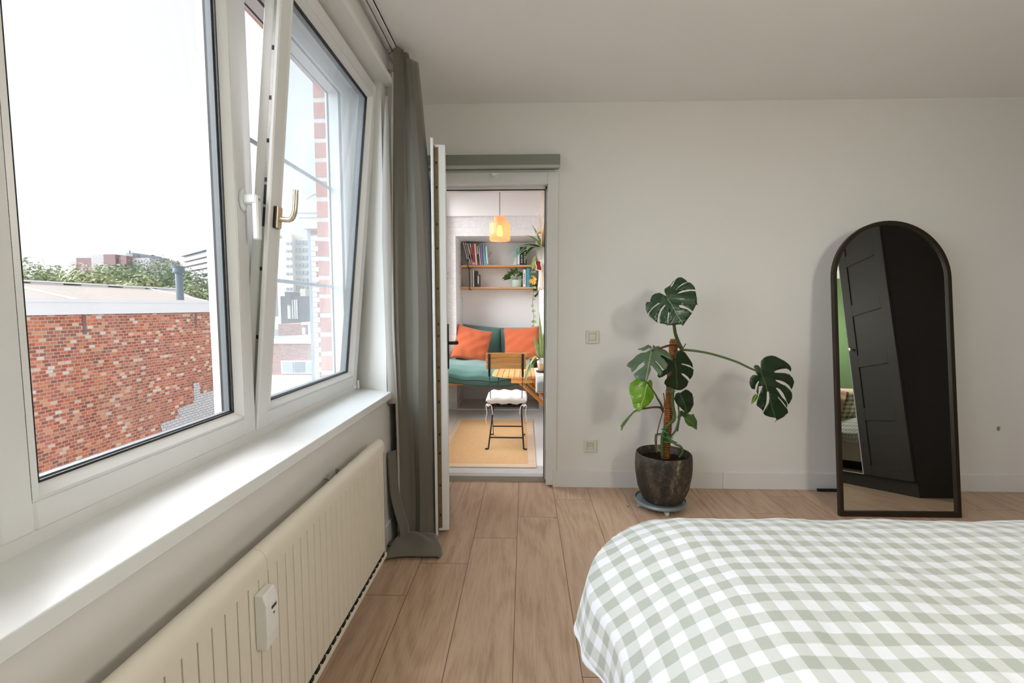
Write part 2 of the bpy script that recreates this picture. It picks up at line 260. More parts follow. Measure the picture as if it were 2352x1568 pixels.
# ------------------------------------------------------------------ mesh builder
W = {}          # world position of every parent's origin
class B:
    def __init__(s): s.v, s.f, s.uv, s.mi = [], [], {}, []
    def add(s, vs, fs, uvs=None, mi=0):
        o = len(s.v); s.v += [Vector(p) for p in vs]; s.f += [tuple(i+o for i in q) for q in fs]; s.mi += [mi]*len(fs)
        if uvs:
            for i, u in enumerate(uvs): s.uv[o+i] = u
        return s
    def box(s, a, b, mi=0, bev=0, M=None):
        x0, y0, z0 = [min(p, q) for p, q in zip(a, b)]; x1, y1, z1 = [max(p, q) for p, q in zip(a, b)]
        if bev and min(x1-x0, y1-y0, z1-z0) > 2.2*bev:
            e = bev; vs = []; idx = {}
            for X in (0, 1):
                for Y in (0, 1):
                    for Z in (0, 1):
                        c = (x1 if X else x0, y1 if Y else y0, z1 if Z else z0); d = (-e if X else e, -e if Y else e, -e if Z else e)
                        for k3 in range(3):
                            p = [c[i] + (0 if i == k3 else d[i]) for i in range(3)]
                            idx[X, Y, Z, k3] = len(vs); vs.append(p)
            fs = []
            g = lambda X, Y, Z, k3: idx[X, Y, Z, k3]
            for k3 in range(3):
                for sd in (0, 1):
                    o = [i for i in range(3) if i != k3]; q = []
                    for (u, w) in ((0, 0), (1, 0), (1, 1), (0, 1)):
                        c = [0, 0, 0]; c[k3] = sd; c[o[0]] = u; c[o[1]] = w; q.append(g(*c, k3))
                    fs.append(tuple(q))
            for k3 in range(3):
                o = [i for i in range(3) if i != k3]
                for u in (0, 1):
                    for w in (0, 1):
                        c0 = [0, 0, 0]; c0[o[0]] = u; c0[o[1]] = w; c1 = list(c0); c1[k3] = 1
                        fs.append((g(*c0, o[0]), g(*c1, o[0]), g(*c1, o[1]), g(*c0, o[1])))
            for X in (0, 1):
                for Y in (0, 1):
                    for Z in (0, 1): fs.append((g(X, Y, Z, 0), g(X, Y, Z, 1), g(X, Y, Z, 2)))
        else:
            vs = [(x0, y0, z0), (x1, y0, z0), (x1, y1, z0), (x0, y1, z0), (x0, y0, z1), (x1, y0, z1), (x1, y1, z1), (x0, y1, z1)]
            fs = [(0, 3, 2, 1), (4, 5, 6, 7), (0, 1, 5, 4), (1, 2, 6, 5), (2, 3, 7, 6), (3, 0, 4, 7)]
        if M: vs = [M @ Vector(p) for p in vs]
        return s.add(vs, fs, None, mi)
    def tube(s, pts, r, n=8, cap=True, mi=0, flat=1.0):
        pts = [Vector(p) for p in pts]; m = len(pts)
        rs = [r]*m if not hasattr(r, '__len__') else list(r)
        vs, fs = [], []; prev = None
        for i, p in enumerate(pts):
            t = (pts[min(i+1, m-1)] - pts[max(i-1, 0)]).normalized()
            if prev is None:
                a = Vector((0, 0, 1)) if abs(t.z) < .9 else Vector((1, 0, 0)); u = t.cross(a).normalized()
            else: u = (prev - t*prev.dot(t)).normalized()
            prev = u; w = t.cross(u)
            for j in range(n):
                g = 2*PI*j/n; vs.append(p + (u*math.cos(g) + w*math.sin(g)*flat)*rs[i])
        for i in range(m-1):
            for j in range(n):
                j2 = (j+1) % n; fs.append((i*n+j, i*n+j2, (i+1)*n+j2, (i+1)*n+j))
        if cap: fs += [tuple(range(n-1, -1, -1)), tuple((m-1)*n+j for j in range(n))]
        return s.add(vs, fs, None, mi)
    def lathe(s, prof, c=(0, 0, 0), n=32, cap=False, mi=0, ribs=0, amp=0):
        vs, fs = [], []; c = Vector(c); m = len(prof)
        for (r, z) in prof:
            for j in range(n):
                a = 2*PI*j/n; q = r*(1 + (amp*math.cos(ribs*a) if ribs else 0)); vs.append(c + Vector((q*math.cos(a), q*math.sin(a), z)))
        for i in range(m-1):
            for j in range(n):
                j2 = (j+1) % n; fs.append((i*n+j, i*n+j2, (i+1)*n+j2, (i+1)*n+j))
        if cap: fs += [tuple(range(n-1, -1, -1)), tuple((m-1)*n+j for j in range(n))]
        return s.add(vs, fs, None, mi)
    def prism(s, poly, off, mi=0):
        """closed outline of 3D points pushed along a vector"""
        n = len(poly); off = Vector(off); vs = [Vector(p) for p in poly] + [Vector(p)+off for p in poly]
        fs = [tuple(range(n-1, -1, -1)), tuple(range(n, 2*n))] + [(i, (i+1) % n, n+(i+1) % n, n+i) for i in range(n)]
        return s.add(vs, fs, None, mi)
    def grid(s, fn, nu, nv, uvfn=None, mi=0, closeu=False):
        vs, uvs, fs = [], [], []
        for i in range(nu+1):
            for j in range(nv+1):
                vs.append(fn(i/nu, j/nv)); uvs.append(uvfn(i/nu, j/nv) if uvfn else (i/nu, j/nv))
        for i in range(nu):
            for j in range(nv): fs.append((i*(nv+1)+j, (i+1)*(nv+1)+j, (i+1)*(nv+1)+j+1, i*(nv+1)+j+1))
        return s.add(vs, fs, uvs, mi)
    def build(s, name, mat, parent=None, smooth=False, local=False, solid=0, solidoff=-1, sub=0, bev=0, origin=None, auto=None):
        if parent is not None: base = Vector((0, 0, 0)) if local else W[parent]
        elif origin is not None: base = Vector(origin)
        else:
            xs, ys, zs = zip(*[tuple(p) for p in s.v]); base = Vector(((min(xs)+max(xs))/2, (min(ys)+max(ys))/2, min(zs)))
        me = bpy.data.meshes.new(name); me.from_pydata([tuple(p - base) for p in s.v], [], s.f)
        bm = bmesh.new(); bm.from_mesh(me); bmesh.ops.recalc_face_normals(bm, faces=bm.faces)
        if s.uv:
            l = bm.loops.layers.uv.new('UVMap'); bm.verts.index_update()
            for fc in bm.faces:
                for lp in fc.loops: lp[l].uv = s.uv.get(lp.vert.index, (9, 9))
        bm.to_mesh(me); bm.free()
        for q in (mat if isinstance(mat, (list, tuple)) else [mat]): me.materials.append(q)
        for p, mi in zip(me.polygons, s.mi): p.material_index = mi
        o = bpy.data.objects.new(name, me); C.objects.link(o)
        if parent is not None: o.parent = parent; W[o] = W[parent]
        else: o.location = base; W[o] = base
        if smooth or auto:
            for p in me.polygons: p.use_smooth = True
            if auto: me.set_sharp_from_angle(angle=math.radians(auto))
        if solid:
            md = o.modifiers.new('solidify', 'SOLIDIFY'); md.thickness = solid; md.offset = solidoff
        if bev:
            md = o.modifiers.new('bevel', 'BEVEL'); md.width = bev; md.segments = 2; md.limit_method = 'ANGLE'; md.angle_limit = math.radians(40)
        if sub:
            md = o.modifiers.new('subsurf', 'SUBSURF'); md.levels = sub; md.render_levels = sub
        return o
def tag(o, label, cat, group=None):
    o['label'] = label; o['category'] = cat
    if group: o['group'] = group
    return o
def thing(name, label, cat, loc=(0, 0, 0), group=None):
    o = bpy.data.objects.new(name, None); C.objects.link(o); o.location = loc; o.empty_display_size = .05; W[o] = Vector(loc)
    return tag(o, label, cat, group)
def struct(o):
    o['kind'] = 'structure'; return o
def sroot(name, loc=(0, 0, 0)):
    o = bpy.data.objects.new(name, None); C.objects.link(o); o.location = loc; W[o] = Vector(loc); return struct(o)
def sbox(name, mat, *boxes):
    b = B()
    for a, c in boxes: b.box(a, c)
    return struct(b.build(name, mat))
def spline(pts, n=8):
    """smooth path through points"""
    P = [Vector(p) for p in pts]; out = []
    for i in range(len(P)-1):
        p0, p1, p2, p3 = P[max(i-1, 0)], P[i], P[i+1], P[min(i+2, len(P)-1)]
        for j in range(n):
            t = j/n; out.append(.5*((2*p1) + (p2-p0)*t + (2*p0-5*p1+4*p2-p3)*t*t + (3*p1-p0-3*p2+p3)*t**3))
    return out + [P[-1]]
# ------------------------------------------------------------------ room shell
RX, RY0, RY1, RZ = 3.45, -.78, 3.0, 2.5           # right wall, wall behind the camera, far wall, ceiling
WX = -.70                                          # inner face of the window wall
struct(B().box((-.98, RY0-.1, -.12), (RX+.1, RY1+.12, 0)).build('floor', MT['floor']))
sbox('ceiling', MT['ceil'], ((-1.06, RY0-.1, RZ), (RX+.1, RY1+.2, RZ+.12)))
# window wall with two openings: y .66..2.34 (seen) and y -.66..0.5 (beside the camera)
b = B(); xo = -1.055
wy = [(RY0-.1, -.62), (.50, .64)]
b.box((xo, RY0-.1, -.0), (WX, RY1+.2, .745))
b.box((xo, RY0-.1, 2.33), (WX, RY1+.2, RZ))
b.box((xo, RY0-.1, .745), (WX, -.62, 2.33)); b.box((xo, .52, .745), (-.90, .635, 2.33))
# far pier, its reveal splayed towards the room
b.prism([(WX, 2.272, .745), (-.885, 2.365, .745), (-.97, 2.365, .745), (-.97, 3.2, .745), (WX, 3.2, .745)], (0, 0, 2.33-.745))
struct(b.build('wall_left', MT['wall']))
b = B(); b.box((-1.06, 2.332, -3.0), (-.972, 3.3, 3.2)); b.box((-1.06, .4, -3), (-.972, 2.332, .73))
struct(b.build('wall_outside', MT['reveal']))
struct(B().box((-1.06, .4, 2.325), (-.972, 3.3, 2.42)).build('trim_lintel', MT['lintel']))
# far wall with the door opening
DX0, DX1, DZ = -.60, .19, 2.05
sbox('wall_back', MT['wall'], ((WX-.3, RY1, 0), (DX0, RY1+.14, RZ)), ((DX1, RY1, 0), (RX+.1, RY1+.14, RZ)), ((DX0, RY1, DZ), (DX1, RY1+.14, RZ)))
sbox('wall_right', MT['wall'], ((RX, RY0-.1, 0), (RX+.1, RY1, RZ)))
sbox('wall_front', MT['green'], ((WX, RY0-.1, 0), (RX, RY0, RZ)))
b = B(); b.box((.196, RY1-.014, 0), (1.32, RY1, .114), bev=.002); b.box((1.321, RY1-.014, 0), (RX, RY1, .114), bev=.002); b.box((.19, RY1-.017, 0), (.204, RY1, .117), bev=.002)
struct(b.build('baseboard_back', MT['trim']))
sbox('baseboard_left', MT['trim'], ((WX, 1.95, 0), (WX+.012, RY1, .11)))
sbox('trim_window_head', MT['wall'], ((-.96, .64, 2.300), (-.655, 2.335, 2.33)))

# ------------------------------------------------------------------ window
SX = -.87                                          # room side of the closed sashes
def ring(b, x0, x1, y0, y1, z0, z1, w, mi=0, M=None, bev=.003):
    """rectangular frame in the plane of the window"""
    for a, c in (((x0, y0, z0), (x1, y0+w, z1)), ((x0, y1-w, z0), (x1, y1, z1)), ((x0, y0+w, z0), (x1, y1-w, z0+w)), ((x0, y0+w, z1-w), (x1, y1-w, z1))): b.box(a, c, mi, bev, M)
def bead(b, xf, xb, y0, y1, z0, z1, w, d=.0):
    """bevelled glazing bead sloping to the glass"""
    o = [(y0, z0), (y1, z0), (y1, z1), (y0, z1)]; i = [(y0+w, z0+w), (y1-w, z0+w), (y1-w, z1-w), (y0+w, z1-w)]
    q = [(y0+.008, z0+.008), (y1-.008, z0+.008), (y1-.008, z1-.008), (y0+.008, z1-.008)]
    vs = [(xf-.001, *p) for p in o] + [(xf+.003, *p) for p in q] + [(xb, *p) for p in i]; fs = []
    for k in range(4):
        l = (k+1) % 4; fs += [(k, l, 4+l, 4+k), (4+k, 4+l, 8+l, 8+k)]
    b.add(vs, fs)
win = sroot('window_1', (SX, 1.5, .78))
b = B(); x0, x1 = -.972, -.886
for a, c in (((x0, .64, .762), (x1, .752, 2.33)), ((x0, 2.262, .762), (x1, 2.345, 2.33)), ((x0, 1.378, .762), (x1, 1.49, 2.33)), ((x0, .74, .762), (x1, 2.27, .862)), ((x0, .74, 2.242), (x1, 2.27, 2.33))): b.box(a, c, bev=.003)
b.box((x1, .64, .776), (x1+.012, 2.345, .808), bev=.002)
b.build('fixed_frame', MT['upvc'], win)
b = B()
for (ya, yb) in ((1.49, 2.262),): ring(b, -.905, -.896, ya-.002, yb+.002, .858, 2.246, .007, bev=0)
ring(b, -.962, -.956, 1.488, 2.264, .858, 2.244, .004, bev=0)
b.build('frame_gasket', MT['dkgap'], win)
b = B()
for z in (1.79, 1.31): b.tube([(-.962, 1.45, z), (-.962, 2.30, z)], .008, 8)
b.build('guard_bar', simple('grey_guard_bar', srgb(176, 184, 188), .4, .5), win)
sl = B(); sl.prism([(-.886, .2, .746), (-.886, 2.362, .746), (-.70, 2.272, .746), (-.672, 2.258, .746), (-.672, .2, .746)], (0, 0, .034))
sl.build('window_sill', MT['sill'], win, bev=.003)
def sash(name, y0, y1, z0, z1, handle, tilt=0.0, hz=False):
    pv = Vector((SX-.03, 0, z0)); M = Matrix.Translation(pv) @ Matrix.Rotation(tilt, 4, 'Y') @ Matrix.Translation(-pv)
    X = lambda b: [setattr(b, 'v', [M @ p for p in b.v]), b][1]
    b = B(); ring(b, SX-.016, SX, y0, y1, z0, z1, .056, bev=.004); ring(b, SX-.062, SX-.016, y0+.016, y1-.016, z0+.016, z1-.016, .048, bev=.002)
    s = X(b).build(name, MT['upvc'], win)
    g0, g1, h0, h1 = y0+.054, y1-.054, z0+.054, z1-.054
    b = B(); bead(b, SX, SX-.020, g0, g1, h0, h1, .026); X(b).build('glazing_bead', MT['upvc'], s)
    b = B(); ring(b, SX-.0235, SX-.0185, g0+.018, g1-.018, h0+.018, h1-.018, .0115, bev=0); ring(b, SX-.062, SX-.048, g0+.006, g1-.006, h0+.006, h1-.006, .012, bev=0); X(b).build('gasket', MT['black'], s)
    b = B(); ring(b, SX-.045, SX-.029, g0+.016, g1-.016, h0+.016, h1-.016, .016, bev=0); X(b).build('glass_spacer', MT['alu'], s)
    b = B(); b.box((SX-.0285, g0+.014, h0+.014), (SX-.0245, g1-.014, h1-.014)); b.box((SX-.0485, g0+.014, h0+.014), (SX-.0455, g1-.014, h1-.014))
    X(b).build('glass_pane', MT['haze'] if hz else MT['pane'], s)
    if hz:
        b = B(); b.box((SX-.030, y0+.0145, z0+.03), (SX-.0165, y0+.0165, z1-.03)); b.box((SX-.030, y0+.03, z1-.0165), (SX-.0165, y1-.03, z1-.0145))
        X(b).build('locking_rail', MT['steelgrey'], s)
        b = B()
        for zz in (.30, .52, .66, .73, .80, .92, 1.05, 1.20): b.box((SX-.029, y0+.012, z0+zz), (SX-.018, y0+.0146, z0+zz+(.06 if zz in (.66, .73) else .012)))
        X(b).build('locking_cam', MT['blackm'], s)
    return s, M
s1, _ = sash('sash', .705, 1.428, .806, 2.29, 0)
s2, M2 = sash('sash', 1.434, 2.308, .806, 2.29, 1, math.atan(.145/1.484), True)
# lever handle pointing down on the closed sash
b = B(); hy, hz_ = 1.402, 1.535
b.lathe([(0, 0), (.013, 0), (.016, .003), (.016, .009), (.012, .012), (0, .012)], n=20)
b.v = [Vector((SX + p.z, hy + p.x, hz_ + p.y*2.1)) for p in b.v]
b.box((SX+.010, hy-.0125, hz_-.014), (SX+.052, hy+.0125, hz_+.015), bev=.004); b.box((SX+.036, hy-.011, hz_-.122), (SX+.055, hy+.011, hz_+.014), bev=.004)
hd = b.build('handle', MT['handle'], s1, auto=35)
B().lathe([(0, 0), (.0045, 0), (.0045, .001), (0, .001)], n=12).build('lock_cylinder', MT['steelgrey'], hd)
o = [c for c in hd.children][0]; o.data.transform(Matrix.Translation(Vector((SX+.0552, hy, hz_))-W[hd]+W[hd]-W[hd]) @ Matrix.Rotation(PI/2, 4, 'Y') if False else Matrix.Translation(Vector((SX+.055, hy, hz_))) @ Matrix.Rotation(PI/2, 4, 'Y') @ Matrix.Translation(W[hd]))
o.data.transform(Matrix.Translation(-W[hd]))
# lever handle pointing up on the tilted sash
hy, hz_ = 1.468, 1.50
b = B(); b.box((SX, hy-.015, hz_-.034), (SX+.010, hy+.015, hz_+.034), bev=.002); b.v = [M2 @ p for p in b.v]; hp = b.build('handle', MT['blackm'], s2)
b = B(); b.box((SX+.010, hy-.015, hz_-.034), (SX+.015, hy+.015, hz_+.034), bev=.002); b.v = [M2 @ p for p in b.v]; b.build('handle_plate', MT['goldplate'], s2)
b = B(); pth = spline([(SX+.012, hy, hz_-.004), (SX+.036, hy, hz_-.004), (SX+.050, hy, hz_-.001), (SX+.060, hy, hz_+.016), (SX+.062, hy, hz_+.05), (SX+.061, hy, hz_+.092)], 5)
b.tube(pth, .0085, 12); b.v = [M2 @ p for p in b.v]; b.build('handle_lever', MT['gold'], s2, auto=50)
b = B(); b.box((-.886, 2.288, .788), (-.868, 2.316, .806), bev=.003); b.tube([(-.862, 2.312, .786), (-.862, 2.312, .83)], .006, 10); b.build('corner_hinge', MT['handle'], win)
# second window beside the camera
w2 = sroot('window_2', (SX, -.05, .78)); b = B(); ring(b, -.972, -.872, -.63, .53, .745, 2.33, .10); b.build('fixed_frame', MT['upvc'], w2)
B().box((-.92, -.54, .84), (-.91, .44, 2.24)).build('glass_pane', MT['pane'], w2)
B().box((-.886, -.62, .746), (-.672, .199, .78)).build('window_sill', MT['sill'], w2)

# ------------------------------------------------------------------ radiator with heat meter
rad = thing('radiator', 'long cream panel radiator with vertical grooves under the window sill', 'radiator', (-.62, 1.0, .13))
RF, RB_, y0, y1, z0, z1 = -.600, -.646, .08, 1.885, .150, .600
b = B(); p = .0385; y = 1.0467 - p*25
while y < y1-.004:
    a, c = max(y+.0019, y0), min(y+p-.0019, y1)
    b.box((RF-.012, a, z0+.012), (RF, c, z1), bev=.001); y += p
b.build('front_panel', MT['rad'], rad)
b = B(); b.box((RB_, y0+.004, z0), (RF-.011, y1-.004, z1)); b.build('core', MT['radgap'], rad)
b = B(); b.box((RB_-.001, y0+.002, z0), (RB_+.006, y1-.002, z1)); b.box((RB_, y1-.006, z0), (RF, y1, z1)); b.build('back_panel', MT['rad'], rad)
for ya, yb in ((y0, .999), (1.0, y1+.004)):
    q = []
    for i in range(13):
        g = PI*i/12; q.append((-.624+.027*math.cos(g), ya, .612+.034*math.sin(g)))
    q = [(RF+.003, ya, .594)] + q + [(RB_-.003, ya, .594)]
    b = B(); b.prism(q, (0, yb-ya, 0)); b.build('top_cover', MT['rad'], rad, auto=30)
b = B(); b.box((RB_, y0, .128), (RF+.004, y1+.004, .146), bev=.002); b.build('bottom_strip', MT['rad'], rad)
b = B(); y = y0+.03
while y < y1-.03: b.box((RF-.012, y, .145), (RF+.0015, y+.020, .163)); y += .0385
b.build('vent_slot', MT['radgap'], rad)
for y in (.3, 1.6): B().box((WX, y, .2), (RB_, y+.04, .5)).build('wall_bracket', MT['rad'], rad)
b = B(); b.tube([(-.690, 1.52, .615), (-.655, 1.52, .615)], .006, 8); b.tube([(-.67, 1.50, .615), (-.67, 1.54, .63)], .005, 8); b.tube([(-.668, 1.57, .60), (-.668, 1.57, .632)], .007, 8); b.build('bleed_valve', MT['steelgrey'], rad)
hm = thing('heat_meter', 'white heat cost meter clipped to front of the cream radiator', 'meter', (-.585, .972, .44))
b = B(); prof = [(-.5995, .438), (-.5745, .438), (-.571, .47), (-.571, .54), (-.579, .566), (-.5995, .568)]
b.prism([(x, .948, z) for x, z in prof], (0, .047, 0)); b.build('meter_case', MT['meter'], hm, bev=.003)
b = B(); b.box((-.5712, .966, .524), (-.5703, .986, .531)); b.build('display', MT['lcd'], hm)
b = B(); b.tube([(-.5712, .975, .512), (-.5703, .975, .512)], .0028, 12); b.build('sensor_eye', MT['lcd'], hm)

# ------------------------------------------------------------------ curtain and rail
cr = thing('curtain_rail', 'white ceiling curtain rail with dark slot above the window', 'curtain rail', (-.66, 1.2, 2.475))
b = B(); b.box((-.676, -.6, 2.478), (-.664, 2.56, 2.5)); b.box((-.658, -.6, 2.478), (-.640, 2.56, 2.5)); b.box((-.676, -.6, 2.49), (-.640, 2.56, 2.5)); b.build('track', MT['trim'], cr)
B().box((-.664, -.6, 2.486), (-.658, 2.56, 2.491)).build('track_slot', MT['dkgap'], cr)
b = B(); b.box((-.7, 2.40, 2.34), (-.694, 2.425, 2.415), bev=.001); b.box((-.7, 2.40, 2.405), (-.64, 2.425, 2.416), bev=.001); b.build('wall_bracket', MT['trim'], cr)
for yy in (2.30, 2.33): B().tube(spline([(-.661, yy, 2.48), (-.661, yy, 2.466), (-.668, yy-.004, 2.452), (-.673, yy-.004, 2.462)], 4), .0015, 6).build('rail_hook', MT['alu'], cr)
cu = thing('curtain', 'taupe linen curtain gathered beside the open door, pooling on floor', 'curtain', (-.56, 2.33, 0))
plan = [(-.668, 2.315), (-.655, 2.262), (-.628, 2.268), (-.600, 2.300), (-.565, 2.302), (-.53, 2.272), (-.490, 2.280), (-.458, 2.325), (-.452, 2.385), (-.500, 2.415), (-.56, 2.385), (-.60, 2.405), (-.645, 2.395)]
def curt(u, v):
    """u along the gathered cloth, v from floor to rail"""
    z = .012 + 2.462*v
    t = u*(len(plan)-1); i = min(int(t), len(plan)-2); f = t-i; f = f*f*(3-2*f)
    x = plan[i][0]*(1-f)+plan[i+1][0]*f; y = plan[i][1]*(1-f)+plan[i+1][1]*f
    s = max(0, (v-.45)/.55); kx = 1-.40*s**1.3; x = -.672+(x+.672)*kx + (.012*s if u < .3 else 0)
    y = 2.33+(y-2.33)*(1-.35*s) + .03*s
    x += .012*math.sin(v*5+u*9)*(1-v); y += .008*math.sin(v*7+u*5)
    if v < .10: q = (1-v/.10); y -= .03*q*q*(1 if i < 8 else 0); x += .006*q*math.sin(u*14)
    z += .018*math.sin(u*9)*(max(0, v-.9)*10) - (.03*max(0, v-.9)*10 if .35 < u < .8 else 0)
    return Vector((x, y, z))
b = B(); b.grid(curt, 96, 70); b.build('drape', MT['curtain'], cu, smooth=True, solid=.004)
def flap(u, v):
    z = .72+1.50*v; w = min(1, (1-v)*2.2)**.8*(1 if v > .04 else 1)
    xl = -.674 - .042*w*(1-.35*(1-v)); x = xl + (-.660-xl)*u; y = 2.262 + .004*math.sin(u*3) - .012*math.sin(PI*u)
    return Vector((x + (.01*(1-v)), y-.004, z))
b = B(); b.grid(flap, 10, 40); b.build('lining_flap', MT['hem'], cu, smooth=True, solid=.003)
def edge(u, v):
    q = curt(.075, .02+.93*v); return q + Vector((-.007+.012*u, -.008-.002*math.sin(PI*u), 0))
b = B(); b.grid(edge, 4, 60); b.build('front_hem', MT['hem'], cu, smooth=True, solid=.003)
def pool(u, v):
    """spare length lying folded on the boards"""
    pl, pr = at(878, 1292, z=0), at(1010, 1281, z=0); ql, qr = at(915, 1243, z=0), at(1011, 1240, z=0)
    a = pl.lerp(pr, u); c = ql.lerp(qr, u); q = a.lerp(c, v)
    e = min(u, 1-u)/.10; e = min(1, e); h = .048*math.sqrt(max(0, 1-(1-e)**2))*(math.sin(PI*min(1, v*.75+.02)))**.5
    h += .012*math.sin(u*9+v*5)*math.sin(PI*u)*math.sin(PI*v)
    return Vector((q.x+.012*math.sin(v*5)*u, q.y+.012*math.sin(u*5), .003+max(0, h)))
b = B(); b.grid(pool, 34, 20); b.build('pooled_hem', MT['curtain'], cu, smooth=True, solid=.003, solidoff=1)
b = B()
fl = [(905, 1040, .30), (911, 1130, .20), (925, 1190, .12), (934, 1225, .075), (928, 1248, .05), (908, 1262, .035), (885, 1272, .03)]
cen = spline([at(px, py, y=2.225 - .05*i/6) for i, (px, py, w) in enumerate(fl)], 6)
def fold(u, v):
    i = v*(len(cen)-1); k0 = min(int(i), len(cen)-2); q = cen[k0].lerp(cen[k0+1], i-k0)
    return Vector((q.x - (.034*(1-u)), q.y + .05*u*u, max(.012, q.z + .004*math.sin(PI*u))))
b.grid(fold, 8, 40); b.build('side_fold', MT['curtain'], cu, smooth=True, solid=.004)

# ------------------------------------------------------------------ door, frame, blind cassette
dr = sroot('door_1', (-.2, RY1, 0))
b = B(); yf, yb = RY1-.012, RY1+.11
b.box((.146, yf, .012), (.216, yb, 2.072), bev=.003); b.box((-.626, yf, .012), (-.556, yb, 2.072), bev=.003); b.box((-.556, yf, 1.995), (.146, yb, 2.072), bev=.003)
b.box((.132, RY1+.05, .03), (.150, yb, 2.0), bev=.002); b.box((-.56, RY1+.05, .03), (-.542, yb, 2.0), bev=.002); b.box((-.556, RY1+.05, 1.975), (.146, yb, 2.0), bev=.002)
fr = b.build('door_frame', MT['upvc'], dr)
b = B(); b.box((-.545, RY1+.046, 1.970), (.134, RY1+.052, 1.977)); b.box((.129, RY1+.046, .03), (.134, RY1+.052, 1.977)); b.build('seal', MT['black'], dr)
b = B()
for z, h in ((1.82, .05), (1.30, .05), (1.02, .20), (.62, .045), (.22, .05)): b.box((.1445, RY1+.014, z-h/2), (.1462, RY1+.03, z+h/2))
b.build('strike_plate', MT['steelgrey'], dr)
ang = math.atan2(.112, .68); LM = Matrix.Translation((-.575, 2.962, 0)) @ Matrix.Rotation(ang, 4, 'Z')
def L(b): b.v = [LM @ p for p in b.v]; return b
# leaf local axes: y = -width ... 0 (free end to hinge), x = 0 (room side) .. .072
b = B(); wd = .672
b.box((0, -wd-.016, .012), (.014, 0, 2.036), bev=.003)
for a, c in (((.014, -wd, .034), (.072, -wd+.1, 2.010)), ((.014, -.1, .034), (.072, 0, 2.010)), ((.014, -wd+.1, .034), (.072, -.1, .5)), ((.014, -wd+.1, 1.91), (.072, -.1, 2.01))): b.box(a, c, bev=.003)
lf = L(b).build('door_leaf', MT['upvc'], dr)
b = B(); b.box((.0165, -wd-.0025, .05), (.036, -wd+.001, 1.995)); ls = L(b).build('lock_strip', MT['lockstrip'], lf)
b = B()
for z in (.12, .28, .45, .55, .72, .83, .9, 1.06, 1.12, 1.3, 1.5, 1.62, 1.8, 1.92): b.box((.023, -wd-.0034, z-.006), (.031, -wd-.002, z+.006))
b.box((.0145, -wd-.002, .034), (.0175, -wd+.001, 2.005)); L(b).build('strip_screw', MT['blackm'], lf)
for sx, x0, x1 in ((-1, -.008, 0), (1, .072, .080)):
    b = B(); b.box((x0, -wd+.032, .885), (x1, -wd+.066, 1.12), bev=.003)
    xc = x0-.04 if sx < 0 else x1+.04; xe = x0 if sx < 0 else x1
    b.tube([(xe, -wd+.05, 1.02), (xc, -wd+.05, 1.02)], .009, 12); b.tube(spline([(xc, -wd+.046, 1.02), (xc+.002*sx, -wd+.09, 1.02), (xc, -wd+.17, 1.016)], 4), .0095, 12)
    L(b).build('door_handle', MT['blackm'], lf)
b = B(); b.box((.036, -wd+.09, .49), (.046, -.09, 1.92)); L(b).build('glass_pane', MT['pane'], lf)
sbox('trim_threshold', MT['concrete'], ((-.60, RY1+.082, 0), (.20, RY1+.30, .036)))
bc = thing('blind_cassette', 'grey green roller blind cassette mounted above the doorway', 'blind', (-.2, RY1-.04, 2.07))
b = B(); b.box((-.622, RY1-.085, 2.088), (.219, RY1, 2.158), bev=.004); b.build('cassette_box', MT['cassette'], bc)
b = B(); b.box((-.622, RY1-.088, 2.076), (.219, RY1-.06, 2.094), bev=.004); b.build('bottom_bar', simple('pale_grey_bar', srgb(176, 176, 168), .4), bc)
b = B(); c0 = at(1137, 398, y=2.925); b.box((c0.x-.018, c0.y-.006, c0.z-.01), (c0.x+.018, c0.y+.006, c0.z), bev=.002)
b.tube(spline([c0+Vector((0, 0, -.008)), c0+Vector((.004, -.004, -.02)), c0+Vector((.014, -.006, -.028)), c0+Vector((.018, -.006, -.018))], 4), .003, 8); b.build('pull_hook', MT['handle'], bc)
# switch and socket
sw = thing('light_switch', 'square ivory light switch on wall beside the doorway', 'switch', (.447, RY1-.012, .97))
b = B(); c0 = Vector((.4445, RY1, 1.012)); h = .0425
ring_ = lambda b, w: [b.box((c0.x-h, RY1-.010, c0.z-h), (c0.x-w, RY1, c0.z+h), bev=.002), b.box((c0.x+w, RY1-.010, c0.z-h), (c0.x+h, RY1, c0.z+h), bev=.002), b.box((c0.x-w, RY1-.010, c0.z-h), (c0.x+w, RY1, c0.z-w), bev=.002), b.box((c0.x-w, RY1-.010, c0.z+w), (c0.x+w, RY1, c0.z+h), bev=.002)]
ring_(b, .0225); b.build('cover_frame', MT['plastic'], sw)
B().box((c0.x-.0212, RY1-.012, c0.z-.0212), (c0.x+.0212, RY1-.001, c0.z+.0212), bev=.002).build('rocker', MT['plastic'], sw)
so = thing('power_socket', 'square ivory power socket low on wall above the baseboard', 'socket', (.447, RY1-.012, .24))
b = B(); c0 = Vector((.440, RY1, .282)); ring_(b, .0225); b.build('cover_frame', MT['plastic'], so)
b = B(); b.lathe([(.031, .0), (.021, .0), (.0195, -.006), (.019, -.008), (0, -.008)], n=28); b.v = [Vector((c0.x+p.x if abs(p.x) < .0224 else c0.x+math.copysign(.0224, p.x), RY1-.010-p.z, c0.z+(p.y if abs(p.y) < .0224 else math.copysign(.0224, p.y)))) for p in b.v]; b.build('socket_well', MT['plastic'], so, auto=40)
b = B()
for dx in (-.0095, 0, .0095): b.tube([(c0.x+dx, RY1-.0027, c0.z), (c0.x+dx, RY1-.0015, c0.z)], .0024 if dx else .0016, 10)
b.build('pin_hole', MT['lcd'], so)
